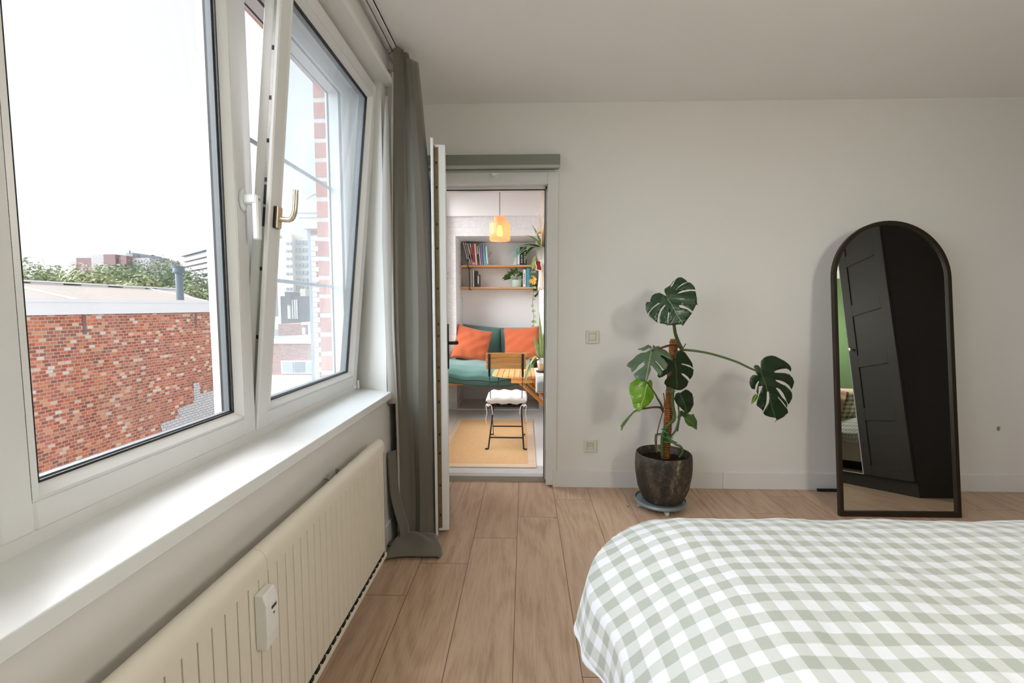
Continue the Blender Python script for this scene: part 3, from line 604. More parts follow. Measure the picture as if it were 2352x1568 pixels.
# a grey mark where the wall was patched
kn = at(2293, 984, y=RY1); b = B(); b.lathe([(.012, 0), (0, .0008)], n=20); b.v = [Vector((kn.x+p.x, RY1-.0006-p.z, kn.z+p.y*1.3)) for p in b.v]
b.build('filler_patch', simple('grey_filler', srgb(150, 144, 136), .8), bpy.data.objects['wall_back'])

# ------------------------------------------------------------------ sunroom behind the doorway
SF, SY, NX0, NX1, NY, NZ = .036, 5.14, -.775, .165, 5.69, 2.00     # floor, face of far wall, niche
SXL, SXR, SC = -.885, .30, 2.72
sbox('floor_sunroom', MT['sunfloor'], ((-1.1, RY1+.14, -.1), (SXR+.1, NY+.1, SF)))
sbox('ceiling_sunroom', MT['sunplain'], ((-1.1, RY1+.14, SC), (SXR+.1, NY+.1, SC+.1)))
sbox('wall_sunroom_right', MT['sunplain'], ((SXR, RY1+.14, 0), (SXR+.1, NY+.1, SC)))
for bx in (((SXL-.12, SY, 0), (NX0, NY+.1, SC)), ((NX1, SY, 0), (SXR, NY+.1, SC)), ((NX0, SY, NZ), (NX1, NY+.1, SC))): sbox('wall_sunroom_back', MT['sunwall'], bx)
sbox('wall_sunroom_niche', MT['sunplain'], ((NX0, NY, 0), (NX1, NY+.1, NZ)))
sbox('wall_sunroom_left', MT['sunplain'], ((SXL-.12, RY1+.2, 0), (SXL, SY, .62)), ((SXL-.12, RY1+.2, 2.5), (SXL, SY, SC)), ((SXL-.12, RY1+.14, 0), (SXL, RY1+.34, SC)))
sbox('trim_niche_step', MT['sunfloor'], ((NX0, SY-.012, SF), (NX1, NY, SF+.012)))
sbox('trim_sunroom_beam', MT['sunplain'], ((NX0-.11, SY-.03, 2.215), (NX1+.13, SY, SC)))
sw3 = sroot('window_3', (SXL, 4.2, .62)); b = B()
for ya, yb in ((3.34, 4.24), (4.24, 5.14)): ring(b, SXL-.09, SXL-.01, ya, yb, .62, 2.5, .06)
b.box((SXL-.03, 5.055, .55), (SXL+.012, 5.125, 2.42), bev=.003); b.build('fixed_frame', MT['upvc'], sw3)
b = B(); b.box((SXL-.05, 3.40, .68), (SXL-.045, 4.18, 2.44)); b.box((SXL-.05, 4.30, .68), (SXL-.045, 5.08, 2.44)); b.build('glass_pane', MT['pane'], sw3)
b = B()
for z in (2.20, 2.14, 1.59, 1.53, 1.0): b.box((SXL+.011, 5.085, z-.012), (SXL+.02, 5.12, z+.012), bev=.002)
b.build('hinge', MT['blackm'], sw3)
# rug
rg = thing('jute_rug', 'natural jute rug with pale border on white sunroom floor', 'rug', (-.29, 4.0, SF))
x0, x1, y0, y1 = -.70, .088, 3.243, 4.69
B().box((x0+.06, y0+.06, SF+.001), (x1-.06, y1-.06, SF+.008)).build('woven_field', MT['jute'], rg)
b = B(); bz = (SF+.001, SF+.010)
for a, c in (((x0, y0), (x1, y0+.062)), ((x0, y1-.062), (x1, y1)), ((x0, y0+.06), (x0+.062, y1-.06)), ((x1-.062, y0+.06), (x1, y1-.06))): b.box((*a, bz[0]), (*c, bz[1]), bev=.003)
b.build('border', MT['juteb'], rg)
# shelves
def shelf(name, z, x0, x1, label):
    t = thing(name, label, 'shelf', ((x0+x1)/2, NY-.1, z), 'wooden shelves in the niche')
    B().box((x0, NY-.205, z-.024), (x1, NY-.001, z), bev=.003).build('board', MT['oak'], t)
    return t
ZU, ZL = 1.712, 1.452
sh1 = shelf('wall_shelf', ZU, NX0+.004, NX1-.004, 'upper wooden shelf with the row of colourful books')
sh2 = shelf('wall_shelf', ZL, NX0+.004, NX1-.004, 'lower wooden shelf holding the mint pot and few books')
for t, z, xs, hh in ((sh1, ZU, (-.68, .105), .05), (sh2, ZL, (-.665, .105), .21)):
    for i, x in enumerate(xs):
        b = B(); hq = hh if i == 0 else .045
        b.box((x-.004, NY-.212, z-.034), (x+.004, NY-.002, z-.026)); b.box((x-.004, NY-.212, z-.034), (x+.004, NY-.207, z+hq)); b.tube([(x, NY-.2095, z+hq), (x, NY-.2095, z+hq+.014)], .008, 10); b.build('strap_bracket', MT['blackm'], t)
# books
BK = {}
def bookmat(c):
    if c not in BK: BK[c] = simple('book_cover_%d' % (len(BK)+1), srgb(*c), .5, nsc=30, var=.05)
    return BK[c]
def book(x, z, w, h, d, c, lean, label, group, yf=None, bands=()):
    yf = NY-.19 if yf is None else yf
    M = Matrix.Translation((x, 0, z)) @ Matrix.Rotation(lean, 4, 'Y')
    t = thing('book', label, 'book', (x, yf, z), group)
    b = B(); th = .0016
    b.box((0, yf, 0), (w, yf+th, h), M=M); b.box((0, yf, 0), (th, yf+d, h), M=M); b.box((w-th, yf, 0), (w, yf+d, h), M=M); b.build('cover', bookmat(c), t)
    B().box((th, yf+th, .002), (w-th, yf+d-.004, h-.003), M=M).build('pages', MT['pages'], t)
    for (h0, h1, x0, x1, cc) in bands:
        B().box((w*x0, yf-.0006, h*h0), (w*x1, yf+.0002, h*h1), M=M).build('spine_panel', bookmat(cc), t)
GU = 'books on the upper shelf'
wl = (226, 224, 218)
lean = -.20; x = -.735
for i, nm in enumerate(('leftmost thin white magazine leaning on the upper shelf', 'second thin white magazine from left on the upper shelf', 'third thin white magazine from left on the upper shelf', 'fourth thin white magazine, beside the white book, upper shelf')):
    book(x+.0165*i+.06, ZU+.0005+.012*0, .011, .275-.006*i, .17, wl, -.24+.02*i, nm, GU, bands=((.05, .95, .82, .98, (60, 60, 66)),))
row = [(.030, .252, (236, 232, 226), 'white book left of the red one on the upper shelf', ((.0, .04, .1, .9, (200, 80, 80)),)),
       (.026, .250, (206, 62, 70), 'red book with white foot label on the upper shelf', ((.02, .12, .08, .92, (236, 226, 214)),)),
       (.026, .250, (224, 220, 208), 'cream book right of the red one on the upper shelf', ()),
       (.020, .240, (66, 74, 62), 'dark patterned book beside cream one on the upper shelf', ((.02, .14, .05, .95, (190, 40, 60)), (.55, .95, .1, .9, (214, 170, 176)))),
       (.014, .236, (228, 224, 216), 'narrow white book left of the purple one, upper shelf', ((.02, .14, .1, .9, (250, 250, 246)),)),
       (.026, .240, (166, 122, 176), 'purple book on the upper shelf', ()),
       (.030, .240, (104, 190, 202), 'turquoise book right of the purple one on the upper shelf', ()),
       (.022, .220, (232, 234, 234), 'white book at right end of the left row', ((.02, .06, .2, .8, (90, 90, 90)),))]
x = -.655
for w, h, c, nm, bd in row:
    book(x, ZU+.0005, w, h, .16, c, -.075, nm, GU, bands=bd); x += w+.0035
x = -.128
for w, h, c, nm, bd in [(.034, .205, (150, 186, 192), 'pale blue mottled book at left of the right group', ((.0, .45, .0, 1., (200, 212, 210)),)), (.030, .205, (128, 176, 188), 'blue and white book second in the right group', ((.05, .6, .1, .9, (226, 230, 228)),)),
      (.038, .212, (34, 32, 36), 'black book with pale lettering beside the blue ones', tuple((a, a+.05, .3, .7, (196, 206, 206)) for a in (.12, .22, .30, .42, .5))), (.036, .214, (38, 34, 34), 'black book with pale lettering at shelf end', tuple((a, a+.06, .25, .6, (214, 206, 190)) for a in (.1, .2, .3, .42, .55, .66)))]:
    book(x, ZU+.0005, w, h, .15, c, 0, nm, GU, bands=bd); x += w+.004
GL = 'books on the lower shelf'
x = -.652
for w, h, c, nm, bd in [(.022, .185, (170, 168, 164), 'grey book beside strap bracket on the lower shelf', ()), (.020, .190, (222, 216, 206), 'pale book beside the grey one on the lower shelf', ((.05, .95, .55, .75, (150, 140, 130)),)), (.028, .192, (50, 50, 48), 'black book on the lower shelf left side', ()), (.024, .150, (84, 82, 78), 'short dark book with white panel on the lower shelf', ((.25, .9, .15, .7, (226, 226, 222)),))]:
    book(x, ZL+.0005, w, h, .15, c, 0, nm, GL, bands=bd); x += w+.004
x = -.022
for w, h, c, nm, bd in [(.036, .205, (234, 232, 228), 'white book with grey lettering beside the mint pot', tuple((a, a+.09, .3, .7, (150, 152, 156)) for a in (.16, .29, .42, .55, .68))), (.044, .220, (74, 160, 182), 'turquoise blue book at right end of the lower shelf', ())]:
    book(x, ZL+.0005, w, h, .16, c, 0, nm, GL, bands=bd); x += w+.004
# glass vase with dried twigs
vs = thing('twig_vase', 'small glass vase with dried twigs beside the white book', 'vase', (-.455, NY-.13, ZU+.001)); c0 = W[vs]
B().lathe([(.0, 0), (.022, 0), (.024, .03), (.018, .07), (.012, .09), (.014, .10)], c0, 20).build('glass_bottle', MT['thin'], vs, smooth=True)
for i in range(9):
    a = random.uniform(0, 6.28); r = random.uniform(.02, .06); h = random.uniform(.14, .20)
    b = B(); b.tube(spline([c0+Vector((0, 0, .005)), c0+Vector((.006*math.cos(a), .006*math.sin(a), .09)), c0+Vector((r*math.cos(a), r*math.sin(a)*.6, h))], 4), .0012, 5)
    tip = c0+Vector((r*math.cos(a), r*math.sin(a)*.6, h)); b.lathe([(0, -.006), (.004, 0), (0, .006)], tip, 8); b.build('twig', MT['brownstem'], vs)
# ------------------------------------------------------------------ leaf helpers
def blade(b, p0, d, up, ln, wd, droop=.3, n=8, fold=.15, tip=.5, base=.25):
    """one leaf: stalk end, direction, face normal; length and width; bends down as it goes"""
    d = Vector(d).normalized(); up = Vector(up); s = d.cross(up).normalized(); up = s.cross(d).normalized(); p = Vector(p0); st = ln/n
    rows, uvs = [], []; dd = d.copy()
    for i in range(n+1):
        t = i/n; w = wd*.5*(math.sin(PI*min(1, (t+.04)**.62))**.9 if t < 1 else 0) + .0004
        uu = s.cross(dd).normalized()
        for sgn in (-1, -.5, 0, .5, 1): rows.append(p + s*w*sgn + uu*abs(sgn)*w*fold); uvs.append((w*sgn, t*ln))
        dd = (dd + Vector((0, 0, -droop/n))).normalized(); p = p + dd*st
    fs = [(i*5+j, i*5+j+1, (i+1)*5+j+1, (i+1)*5+j) for i in range(n) for j in range(4)]
    b.add(rows, fs, uvs)
def outline_leaf(name, mat, parent, pts, rib, depth0, nrm, cup=.15, droop=.25, label=None, slits=(), holes=()):
    """monstera leaf: its own plane in the room, outline with splits, curved across the midrib"""
    n = Vector(nrm).normalized(); p0 = at(*rib[0], y=depth0)
    a = onplane(*rib[0], p0, n); c = onplane(*rib[1], p0, n); ey = (c-a).normalized(); ex = ey.cross(n).normalized()
    P = [onplane(px, py, p0, n) for px, py in pts]
    q2 = [((p-a).dot(ex), (p-a).dot(ey)) for p in P]
    # round the outline with a smooth closed curve where the points are not corners
    bm = bmesh.new(); vs = [bm.verts.new((x, y, 0)) for x, y in q2]
    try: bm.faces.new(vs)
    except ValueError: pass
    bmesh.ops.triangulate(bm, faces=bm.faces[:])
    xs = [q[0] for q in q2]; ys = [q[1] for q in q2]; st = max(max(xs)-min(xs), max(ys)-min(ys))/16
    for ax, lo, hi in ((0, min(xs), max(xs)), (1, min(ys), max(ys))):
        t = lo+st*.5
        while t < hi:
            co = Vector((t, 0, 0)) if ax == 0 else Vector((0, t, 0)); no = Vector((1, 0, 0)) if ax == 0 else Vector((0, 1, 0))
            bmesh.ops.bisect_plane(bm, geom=bm.verts[:]+bm.edges[:]+bm.faces[:], plane_co=co, plane_no=no); t += st
    bmesh.ops.bisect_plane(bm, geom=bm.verts[:]+bm.edges[:]+bm.faces[:], plane_co=(0, 0, 0), plane_no=(1, 0, 0))
    bmesh.ops.triangulate(bm, faces=bm.faces[:]); bm.verts.index_update()
    b = B(); Ln = max(ys); wv, uv = [], []
    for v in bm.verts:
        x, y = v.co.x, v.co.y
        z = -cup*(abs(x)/max(.02, max(xs)-min(xs)))**1.5*.12*2 - droop*.09*(y/max(.05, Ln))**2 + .012*cup*4*math.sqrt(abs(x)+.0001) + .003*math.sin(abs(x)*55 - y*70)
        wv.append(a + ex*x + ey*y + n*z); uv.append((x, y))
    b.add(wv, [tuple(v.index for v in f.verts) for f in bm.faces], uv); bm.free()
    o = b.build(name, mat, parent, smooth=True, solid=.0012, solidoff=0)
    if label: o['label'] = label
    return o
# ------------------------------------------------------------------ plants of the sunroom
mp = thing('potted_plant', 'small green plant in mint pot on the lower shelf', 'plant', (-.105, NY-.115, ZL+.001)); c0 = W[mp]
b = B(); b.lathe([(0, 0), (.056, 0), (.062, .02), (.064, .085), (.060, .088), (.056, .08), (.0, .078)], c0, 32); b.build('pot', MT['mint'], mp, auto=50)
for i, (ax, az, ln) in enumerate(((-1, .25, .15), (-.8, .6, .12), (-.5, .9, .11), (.3, 1, .10), (.7, .6, .10), (.9, .1, .09), (-.2, .5, .10), (.15, .3, .09), (-.95, .0, .13), (.5, .9, .08), (-.3, 1.2, .1), (.0, .9, .12))):
    b = B(); st = c0+Vector((.02*ax, random.uniform(-.03, .0), .08)); en = st+Vector((ax*.05, -.02, .03+az*.05)); b.tube([st, en], .0018, 5); b.build('stem', MT['stem'], mp)
    b = B(); blade(b, en, (ax, random.uniform(-.5, .1), az*.4), (0, -.7, .7), ln*.8, ln*.42, .7); b.build('leaf', LG['deep'], mp, smooth=True)
# pendant lamp
pl = thing('pendant_lamp', 'pendant lamp with amber ribbed glass shade in the sunroom', 'lamp', (-.222, 4.1, SC)); X, Y = -.222, 4.1
zb, zt = 1.795, 1.945
b = B(); b.lathe([(.084, zb), (.090, zb+.012), (.090, zt), (.086, zt+.012), (.052, zt+.018), (.050, zt+.022), (.050, zt+.056), (.046, zt+.062), (.012, zt+.063)], (X, Y, 0), 144, ribs=36, amp=.016); b.build('shade', MT['shade'], pl, smooth=True, solid=.002)
B().tube([(X, Y, zt+.03), (X, Y, SC)], .0028, 8).build('cord', MT['blackm'], pl)
b = B(); b.lathe([(0, zt+.055), (.017, zt+.055), (.018, zt+.0), (.015, zt-.012), (0, zt-.012)], (X, Y, 0), 20); b.build('lamp_socket', MT['blackm'], pl)
b = B(); b.lathe([(0, zt-.012), (.012, zt-.014), (.016, zt-.035), (.029, zt-.075), (.027, zt-.095), (.015, zt-.107), (0, zt-.11)], (X, Y, 0), 20); b.build('bulb', MT['bulb'], pl, smooth=True)
# bench sofa
sf = thing('bench_sofa', 'teal green cushioned bench sofa built into sunroom niche', 'sofa', (-.3, 5.2, SF))
b = B(); b.box((SXL, 4.66, .40), (.12, 4.72, .445)); b.box((SXL, 4.72, .42), (.12, SY-.014, .445)); b.box((NX0+.004, SY-.02, .42), (.12, NY-.01, .445)); b.build('bench', MT['tablewood'], sf)
def puff(x0, x1, y0, y1, z0, z1, ex=.35, dome=.06, sag=0.0, n=26):
    """stuffed cushion: rounded rim, domed faces, slight wrinkles"""
    b = B(); cx, cy = (x0+x1)/2, (y0+y1)/2; hx, hy, hz = (x1-x0)/2, (y1-y0)/2, (z1-z0)/2
    for sg in (1, -1):
        def fn(u, v):
            s_, t_ = 2*u-1, 2*v-1
            sx = math.copysign(abs(math.sin(s_*PI/2))**.9, s_); ty = math.copysign(abs(math.sin(t_*PI/2))**.9, t_)
            q = max(0, (1-abs(s_)**3.2))**ex*max(0, (1-abs(t_)**3.2))**ex
            w = .006*math.sin(s_*9+t_*3)*math.sin(t_*7)*q
            return Vector((cx+hx*sx, cy+hy*ty, (z0+z1)/2 + sg*(hz*q) + w - sag*(s_*s_)*0 + dome*0))
        b.grid(fn, n, n)
    return b
def weld(o, d=.0008):
    bm = bmesh.new(); bm.from_mesh(o.data); bmesh.ops.remove_doubles(bm, verts=bm.verts, dist=d); bmesh.ops.recalc_face_normals(bm, faces=bm.faces); bm.to_mesh(o.data); bm.free()
    for p in o.data.polygons: p.use_smooth = True
    return o
def seat(u, v):
    """front roll of the seat cushion, seen from the doorway"""
    x = -.875 + (.98)*u
    e = min(1, u/.06, (1-u)/.06); e = math.sqrt(max(0, 1-(1-e)**2))
    prof = [(5.50, .47), (5.45, .585), (5.2, .60), (4.95, .600), (4.78, .585), (4.66, .545), (4.605, .50), (4.60, .465), (4.625, .425), (4.70, .400), (4.85, .40), (5.5, .44)]
    t = v*(len(prof)-1); i = min(int(t), len(prof)-2); f = t-i; y = prof[i][0]*(1-f)+prof[i+1][0]*f; z = prof[i][1]*(1-f)+prof[i+1][1]*f
    sag = .03*math.sin(PI*min(1, u*1.1)); z2 = .475+(z-.475)*(.55+.45*e)+.008*math.sin(u*21+v*4)*math.sin(v*9) - (sag if z < .48 else sag*.3)
    y -= .05*math.sin(PI*u)*(1 if y < 5 else 0)
    if y > 5.05: x = max(x, NX0+.008)
    return Vector((x, y, z2 + .03*(1-u)))
b = B(); b.grid(seat, 60, 44); b.build('seat_cushion', MT['sofa'], sf, smooth=True)
pp = [seat(u/30, .60)+Vector((0, -.004, 0)) for u in range(31)]
b = B(); b.tube(pp, .006, 8); b.tube([seat(u/30, .735)+Vector((0, -.004, -.002)) for u in range(31)], .005, 8); b.tube([seat(.62, v/20)+Vector((0, -.003, .002)) for v in range(3, 17)], .0055, 8); b.build('piping', MT['piping'], sf, smooth=True)
def backc(x0, x1, zt0, zt1):
    b = B(); 
    for sg in (1, -1):
        def fn(u, v):
            s_, t_ = 2*u-1, 2*v-1; q = max(0, (1-abs(s_)**4))**.4*max(0, (1-abs(t_)**4))**.4
            zt = zt0*(1-u)+zt1*u; z = .57+(zt-.57)*v; lean = .10*v
            return Vector((x0+(x1-x0)*u, 5.40+lean+sg*.075*q + .006*math.sin(u*14+v*5)*q, z))
        b.grid(fn, 22, 22)
    return weld(b.build('back_cushion', MT['sofa'], sf))
backc(-.745, -.285, 1.005, .96); backc(-.283, .16, .96, .965)
def pillow(name, mat, label, c, w, h, th, rx, ry, rz, cat='cushion', group=None):
    t = thing(name, label, cat, c, group); b = B(); M = Matrix.Rotation(rz, 4, 'Z') @ Matrix.Rotation(rx, 4, 'X') @ Matrix.Rotation(ry, 4, 'Y')
    for sg in (1, -1):
        def fn(u, v):
            s_, t_ = 2*u-1, 2*v-1; q = max(0, 1-s_*s_)**.42*max(0, 1-t_*t_)**.42
            pinch = 1-.07*(1-abs(s_)**2)*(abs(t_)) ; pin2 = 1-.07*(1-abs(t_)**2)*abs(s_)
            wr = .013*math.sin(s_*9+t_*3)*(abs(t_)**2)*q + .012*math.sin(t_*10-s_*4)*q*abs(s_) + .003*math.sin(s_*6-t_*11+3*s_*t_)*q
            return M @ Vector((w/2*s_*pin2, sg*th/2*q+wr, h/2*t_*pinch))
        b.grid(fn, 28, 28)
    o = weld(b.build('cushion_cover', mat, t, local=True)); return t
pillow('throw_cushion', MT['orange'], 'orange linen cushion at left end of the teal sofa', (-.60, 5.17, .785), .42, .40, .17, math.radians(-18), math.radians(14), math.radians(14), group='orange cushions on the sofa')
pillow('throw_cushion', MT['orange'], 'orange linen cushion at right end, behind the snake plant', (-.035, 5.24, .785), .42, .40, .17, math.radians(-15), math.radians(-4), math.radians(-8), group='orange cushions on the sofa')
# wall table with runner
tb = thing('slatted_table', 'slatted acacia folding table fixed to the right sunroom wall', 'table', (.2, 4.3, SF)); TZ = .59
b = B(); xs = -.300; pw = .052; tx1 = SXR-.005
while xs < tx1-.01:
    xe = min(xs+pw-.004, tx1); xm = (xs+xe)/2
    # rounded free end: each slat is as long as the half round there
    f_ = lambda x: math.sqrt(max(.02, 1-((x+.06)/-.27)**2)) if x < -.06 else 1.0
    la, lb = .29*f_(xs+.004), .29*f_(xe)
    yc = 4.32; b.prism([(xs, yc-la, TZ-.018), (xe, yc-lb, TZ-.018), (xe, yc+lb, TZ-.018), (xs, yc+la, TZ-.018)], (0, 0, .018)); xs += pw
b.build('tabletop', MT['tablewood'], tb, bev=.0015)
apw = wood('acacia_apron_wood', srgb(190, 122, 58), srgb(224, 164, 92), 0)
for y in (4.045, 4.575): B().box((-.12, y, TZ-.062), (tx1, y+.025, TZ-.018)).build('apron', apw, tb, bev=.002)
for y in (4.09, 4.53):
    b = B(); b.box((.19, y-.015, .14), (.235, y+.015, TZ-.02), bev=.002); b.build('leg', MT['tablewoodz'], tb)
    b = B(); dx = Vector((.30, 0, -.30)); p0, p1 = Vector((-.06, y, TZ-.045)), Vector((.21, y, .30)); b.tube([p0, p1], .018, 4); b.build('brace', MT['tablewoodz'], tb)
for y in (4.05, 4.53):
    b = B(); b.box((.255, y, .14), (SXR, y+.04, TZ-.02), bev=.002); b.box((.235, y+.005, .36), (.26, y+.035, .40)); b.build('wall_rail', MT['tablewoodz'], tb)
rn = thing('table_runner', 'pale grey folded runner hanging over near edge of the slatted table', 'cloth', (.2, 4.25, TZ+.001))
def run(u, v):
    x = .098+(.295-.098)*u; s = v*.66
    if s < .50: return Vector((x-.02*(1-u)*0, 4.50-s, TZ+.016+.002*math.sin(u*5)))
    t = s-.50; return Vector((x, 4.00-.012*min(1, t/.02)-.004*math.sin(u*9), TZ+.016-max(0, t-.008)))
b = B(); b.grid(run, 10, 60); b.build('cloth', MT['runner'], rn, smooth=True, solid=.015)
b = B(); b.grid(lambda u, v: Vector((.112+(.17)*u, 3.977-.001*math.sin(v*3), TZ-.13+.085*v+.012*math.sin(u*6)*v)), 10, 6); b.build('felt_end', MT['felt'], rn, smooth=True, solid=.004)
# snake plant on the table
sp = thing('potted_snake_plant', 'variegated plant in white dipped clay pot on the table', 'plant', (.175, 4.2, TZ+.018)); c0 = W[sp]
b = B(); b.lathe([(0, .0), (.066, .0), (.070, .012), (.066, .013), (.0, .012)], c0, 32); b.build('saucer', MT['blackm'], sp, auto=40)
b = B(); b.lathe([(0, .012), (.048, .012), (.058, .085)], c0, 32); b.build('pot', simple('sand_clay_pot', srgb(214, 184, 142), .8), sp, smooth=True)
b = B(); b.lathe([(.0583, .085), (.064, .135), (.060, .137), (.056, .12), (0, .118)], c0, 32); b.build('pot_rim', MT['white'], sp, auto=50)
for (dx, dy, dz, ln, wd) in ((.1, -.3, 1, .34, .032), (.25, .1, 1, .26, .034), (-.2, -.1, 1, .22, .036), (-.45, -.2, .9, .20, .034), (.0, .2, 1, .20, .034), (-.15, -.35, 1, .36, .03), (.3, -.2, 1, .18, .03)):
    b = B(); blade(b, c0+Vector((dx*.07, dy*.06, .115)), (dx*.5, dy*.4, dz), (.1, -1, .1), ln*1.25, wd*1.25, .02, 10, .25); b.build('leaf', LG['snake'], sp, smooth=True)
for (tx, tz, ln, wd, dr, m) in ((-1, .55, .20, .030, 1.3, 'snake'), (-.9, .3, .24, .034, 2.2, 'snake'), (-.8, 1.2, .26, .024, 1.6, 'snake'), (-.35, .9, .20, .03, 2.6, 'dry'), (-.5, .2, .30, .040, 2.6, 'mid'), (-1, .9, .28, .022, 1.2, 'house'), (-.6, .9, .22, .026, 2.4, 'snake')):
    b = B(); blade(b, c0+Vector((-.03, -.04, .12)), (tx, -.55, tz), (0, 0, 1), ln*1.15, wd*1.1, dr, 12, .2); b.build('drooping_leaf', LG[m], sp, smooth=True)
# folding chair
ch = thing('folding_chair', 'folding bistro chair with acacia backrest on the jute rug', 'chair', (-.155, 3.85, SF+.008))
def fc(x, y, z): return Vector((x, y, z))
zf = SF+.010; xl, xr = -.295, -.005
for i, (z0_, z1_, c_) in enumerate(((.795, .838, 0), (.750, .793, 0), (.706, .748, 0))):
    b = B(); n_ = 10; q = []
    for k2 in range(n_+1):
        t = k2/n_; q.append((xl-.018+(xr-xl+.036)*t, 3.675+.022*math.sin(PI*t)))
    poly = [Vector((x, y, z0_)) for x, y in q] + [Vector((x, y-.014, z0_)) for x, y in reversed(q)]
    b.prism(poly, (0, -.006, z1_-z0_)); b.build('back_slat', MT['acacia'], ch, bev=.004)
for x, sx in ((xl, 1), (xr, -1)):
    b = B(); xt = x+.010*sx
    b.box((xt-.009, 3.655, .645), (xt+.009, 3.661, .832), bev=.002); 
    b.tube(spline([(xt, 3.658, .66), (xt+.006*sx, 3.70, .45), (x+.016*sx, 3.86, .28), (x+.014*sx, 4.07, zf+.006)], 5), .0065, 6, flat=.55); b.tube([(x+.014*sx, 4.07, zf+.007), (x-.012*sx, 4.07, zf+.007)], .006, 8)
    b.build('back_leg', MT['blackm'], ch, auto=40)
    b = B()
    for zz in (.72, .735, .765, .78, .81, .825): b.tube([(xt, 3.6535, zz), (xt, 3.656, zz)], .0024, 8)
    b.build('screw', MT['alu'], ch)
    b = B(); b.tube(spline([(x+.022*sx, 4.02, .415), (x+.018*sx, 3.86, .27), (x, 3.64, zf+.006)], 5), .0065, 6, flat=.55); b.tube([(x, 3.64, zf+.007), (x-.026*sx, 3.64, zf+.007)], .006, 8); b.build('front_leg', MT['blackm'], ch, auto=40)
b = B(); b.box((xl+.006, 3.70, .385), (xr-.006, 3.712, .400), bev=.002); b.box((xl+.01, 4.04, .39), (xr-.01, 4.052, .402), bev=.002)
for i in range(6): b.box((xl+.012+.046*i, 3.712, .390), (xl+.05+.046*i, 4.04, .398))
b.build('seat_frame', MT['blackm'], ch)
b = B(); b.tube([(xl+.012, 3.965, .155), (xr-.012, 3.965, .155)], .006, 8); b.build('rear_stretcher', MT['blackm'], ch)
b = B(); b.tube([(xl+.004, 3.70, .13), (xr-.004, 3.70, .13)], .006, 8); b.build('front_stretcher', MT['blackm'], ch)
sd = thing('seat_pad', 'white tufted seat pad tied on the folding chair', 'cushion', (-.15, 3.86, .402))
b = B()
for sg in (1, -1):
    def fn(u, v):
        s_, t_ = 2*u-1, 2*v-1; q = max(0, 1-abs(s_)**5)**.45*max(0, 1-abs(t_)**5)**.45
        tuft = 1-.42*(math.cos(s_*PI*2.0)*.5+.5)**6*(math.cos(t_*PI*2.0)*.5+.5)**6*(1 if abs(s_) < .9 and abs(t_) < .9 else 0)
        return Vector((-.150+.172*math.copysign(abs(s_)**.9, s_)*(1-.02*abs(t_)), 3.865+.19*t_, .441+sg*.038*q*tuft + .006*math.sin(s_*11)*math.sin(t_*6)*q))
    b.grid(fn, 40, 40)
weld(b.build('pad_cover', MT['pad'], sd))
for x, sx in ((xl, -1), (xr, 1)):
    b = B()
    b.tube(spline([(x+.01*sx, 3.69, .415), (x+.02*sx, 3.675, .40), (x+.012*sx, 3.665, .35), (x+.022*sx, 3.67, .29), (x+.016*sx, 3.672, .25 if sx < 0 else .27)], 5), .004, 6); b.tube(spline([(x+.01*sx, 3.69, .415), (x-.02*sx, 3.675, .405), (x-.03*sx, 3.668, .37), (x-.034*sx, 3.67, .33)], 5), .004, 6); b.tube(spline([(x-.012, 3.68, .41), (x, 3.66, .402), (x+.012, 3.68, .41)], 4), .006, 6)
    b.build('tie_ribbon', MT['pad'], sd, smooth=True)
# macrame hanger with plant
mc = thing('macrame_hanger', 'cream macrame plant hanger beside the right door jamb', 'plant hanger', (.170, 4.45, 1.3)); hx, hy, hzz = .172, 4.45, 1.735
b = B()
for i in range(6):
    a = i*PI/3+.3; r = .062
    pts = [(hx, hy, SC), (hx+.012*math.cos(a), hy+.012*math.sin(a), 2.34), (hx+.040*math.cos(a), hy+.04*math.sin(a), 2.12), (hx+r*math.cos(a), hy+r*math.sin(a), 1.86), (hx+r*1.02*math.cos(a), hy+r*1.02*math.sin(a), 1.76), (hx+.045*math.cos(a), hy+.045*math.sin(a), 1.66), (hx, hy, 1.60)]
    b.tube(spline(pts, 6), .004, 6)
    for zz, rr in ((2.30, .014), (2.09, .042)): b.lathe([(0, -.012), (.008, -.006), (.008, .006), (0, .012)], (hx+rr*math.cos(a), hy+rr*math.sin(a), zz), 8)
b.build('cords', MT['rope'], mc, smooth=True)
b = B(); b.lathe([(0, 1.62), (.022, 1.61), (.026, 1.58), (.018, 1.555), (.022, 1.53), (.036, 1.45), (.044, 1.40)], (hx, hy, 0), 20, ribs=10, amp=.08)
for i in range(14):
    a = i*2*PI/14; b.tube(spline([(hx+.018*math.cos(a), hy+.018*math.sin(a), 1.55), (hx+.034*math.cos(a), hy+.034*math.sin(a), 1.46), (hx+.042*math.cos(a+.1), hy+.042*math.sin(a+.1), 1.385-.01*(i % 3))], 4), .006, 6)
b.build('tassel', MT['rope'], mc, smooth=True)
def pouch(u, v): return Vector((hx-.065+.05*u+.006*math.sin(v*6), hy-.05-.012*math.sin(PI*u), 1.565+.085*v-.01*u))
b = B(); b.grid(pouch, 6, 6); b.build('red_panel', MT['redcloth'], mc, smooth=True, solid=.006)
b = B(); b.tube([pouch(0, v/8)+Vector((0, -.006, 0)) for v in range(8, -1, -1)] + [pouch(u/6, 0)+Vector((0, -.006, 0)) for u in range(7)] + [pouch(1, v/8)+Vector((0, -.006, 0)) for v in range(9)], .005, 6); b.build('panel_trim', MT['rope'], mc, smooth=True)
hp_ = thing('hanging_plant', 'leafy plant in white pot held by the macrame hanger', 'plant', (hx, hy, 1.665)); c0 = W[hp_]
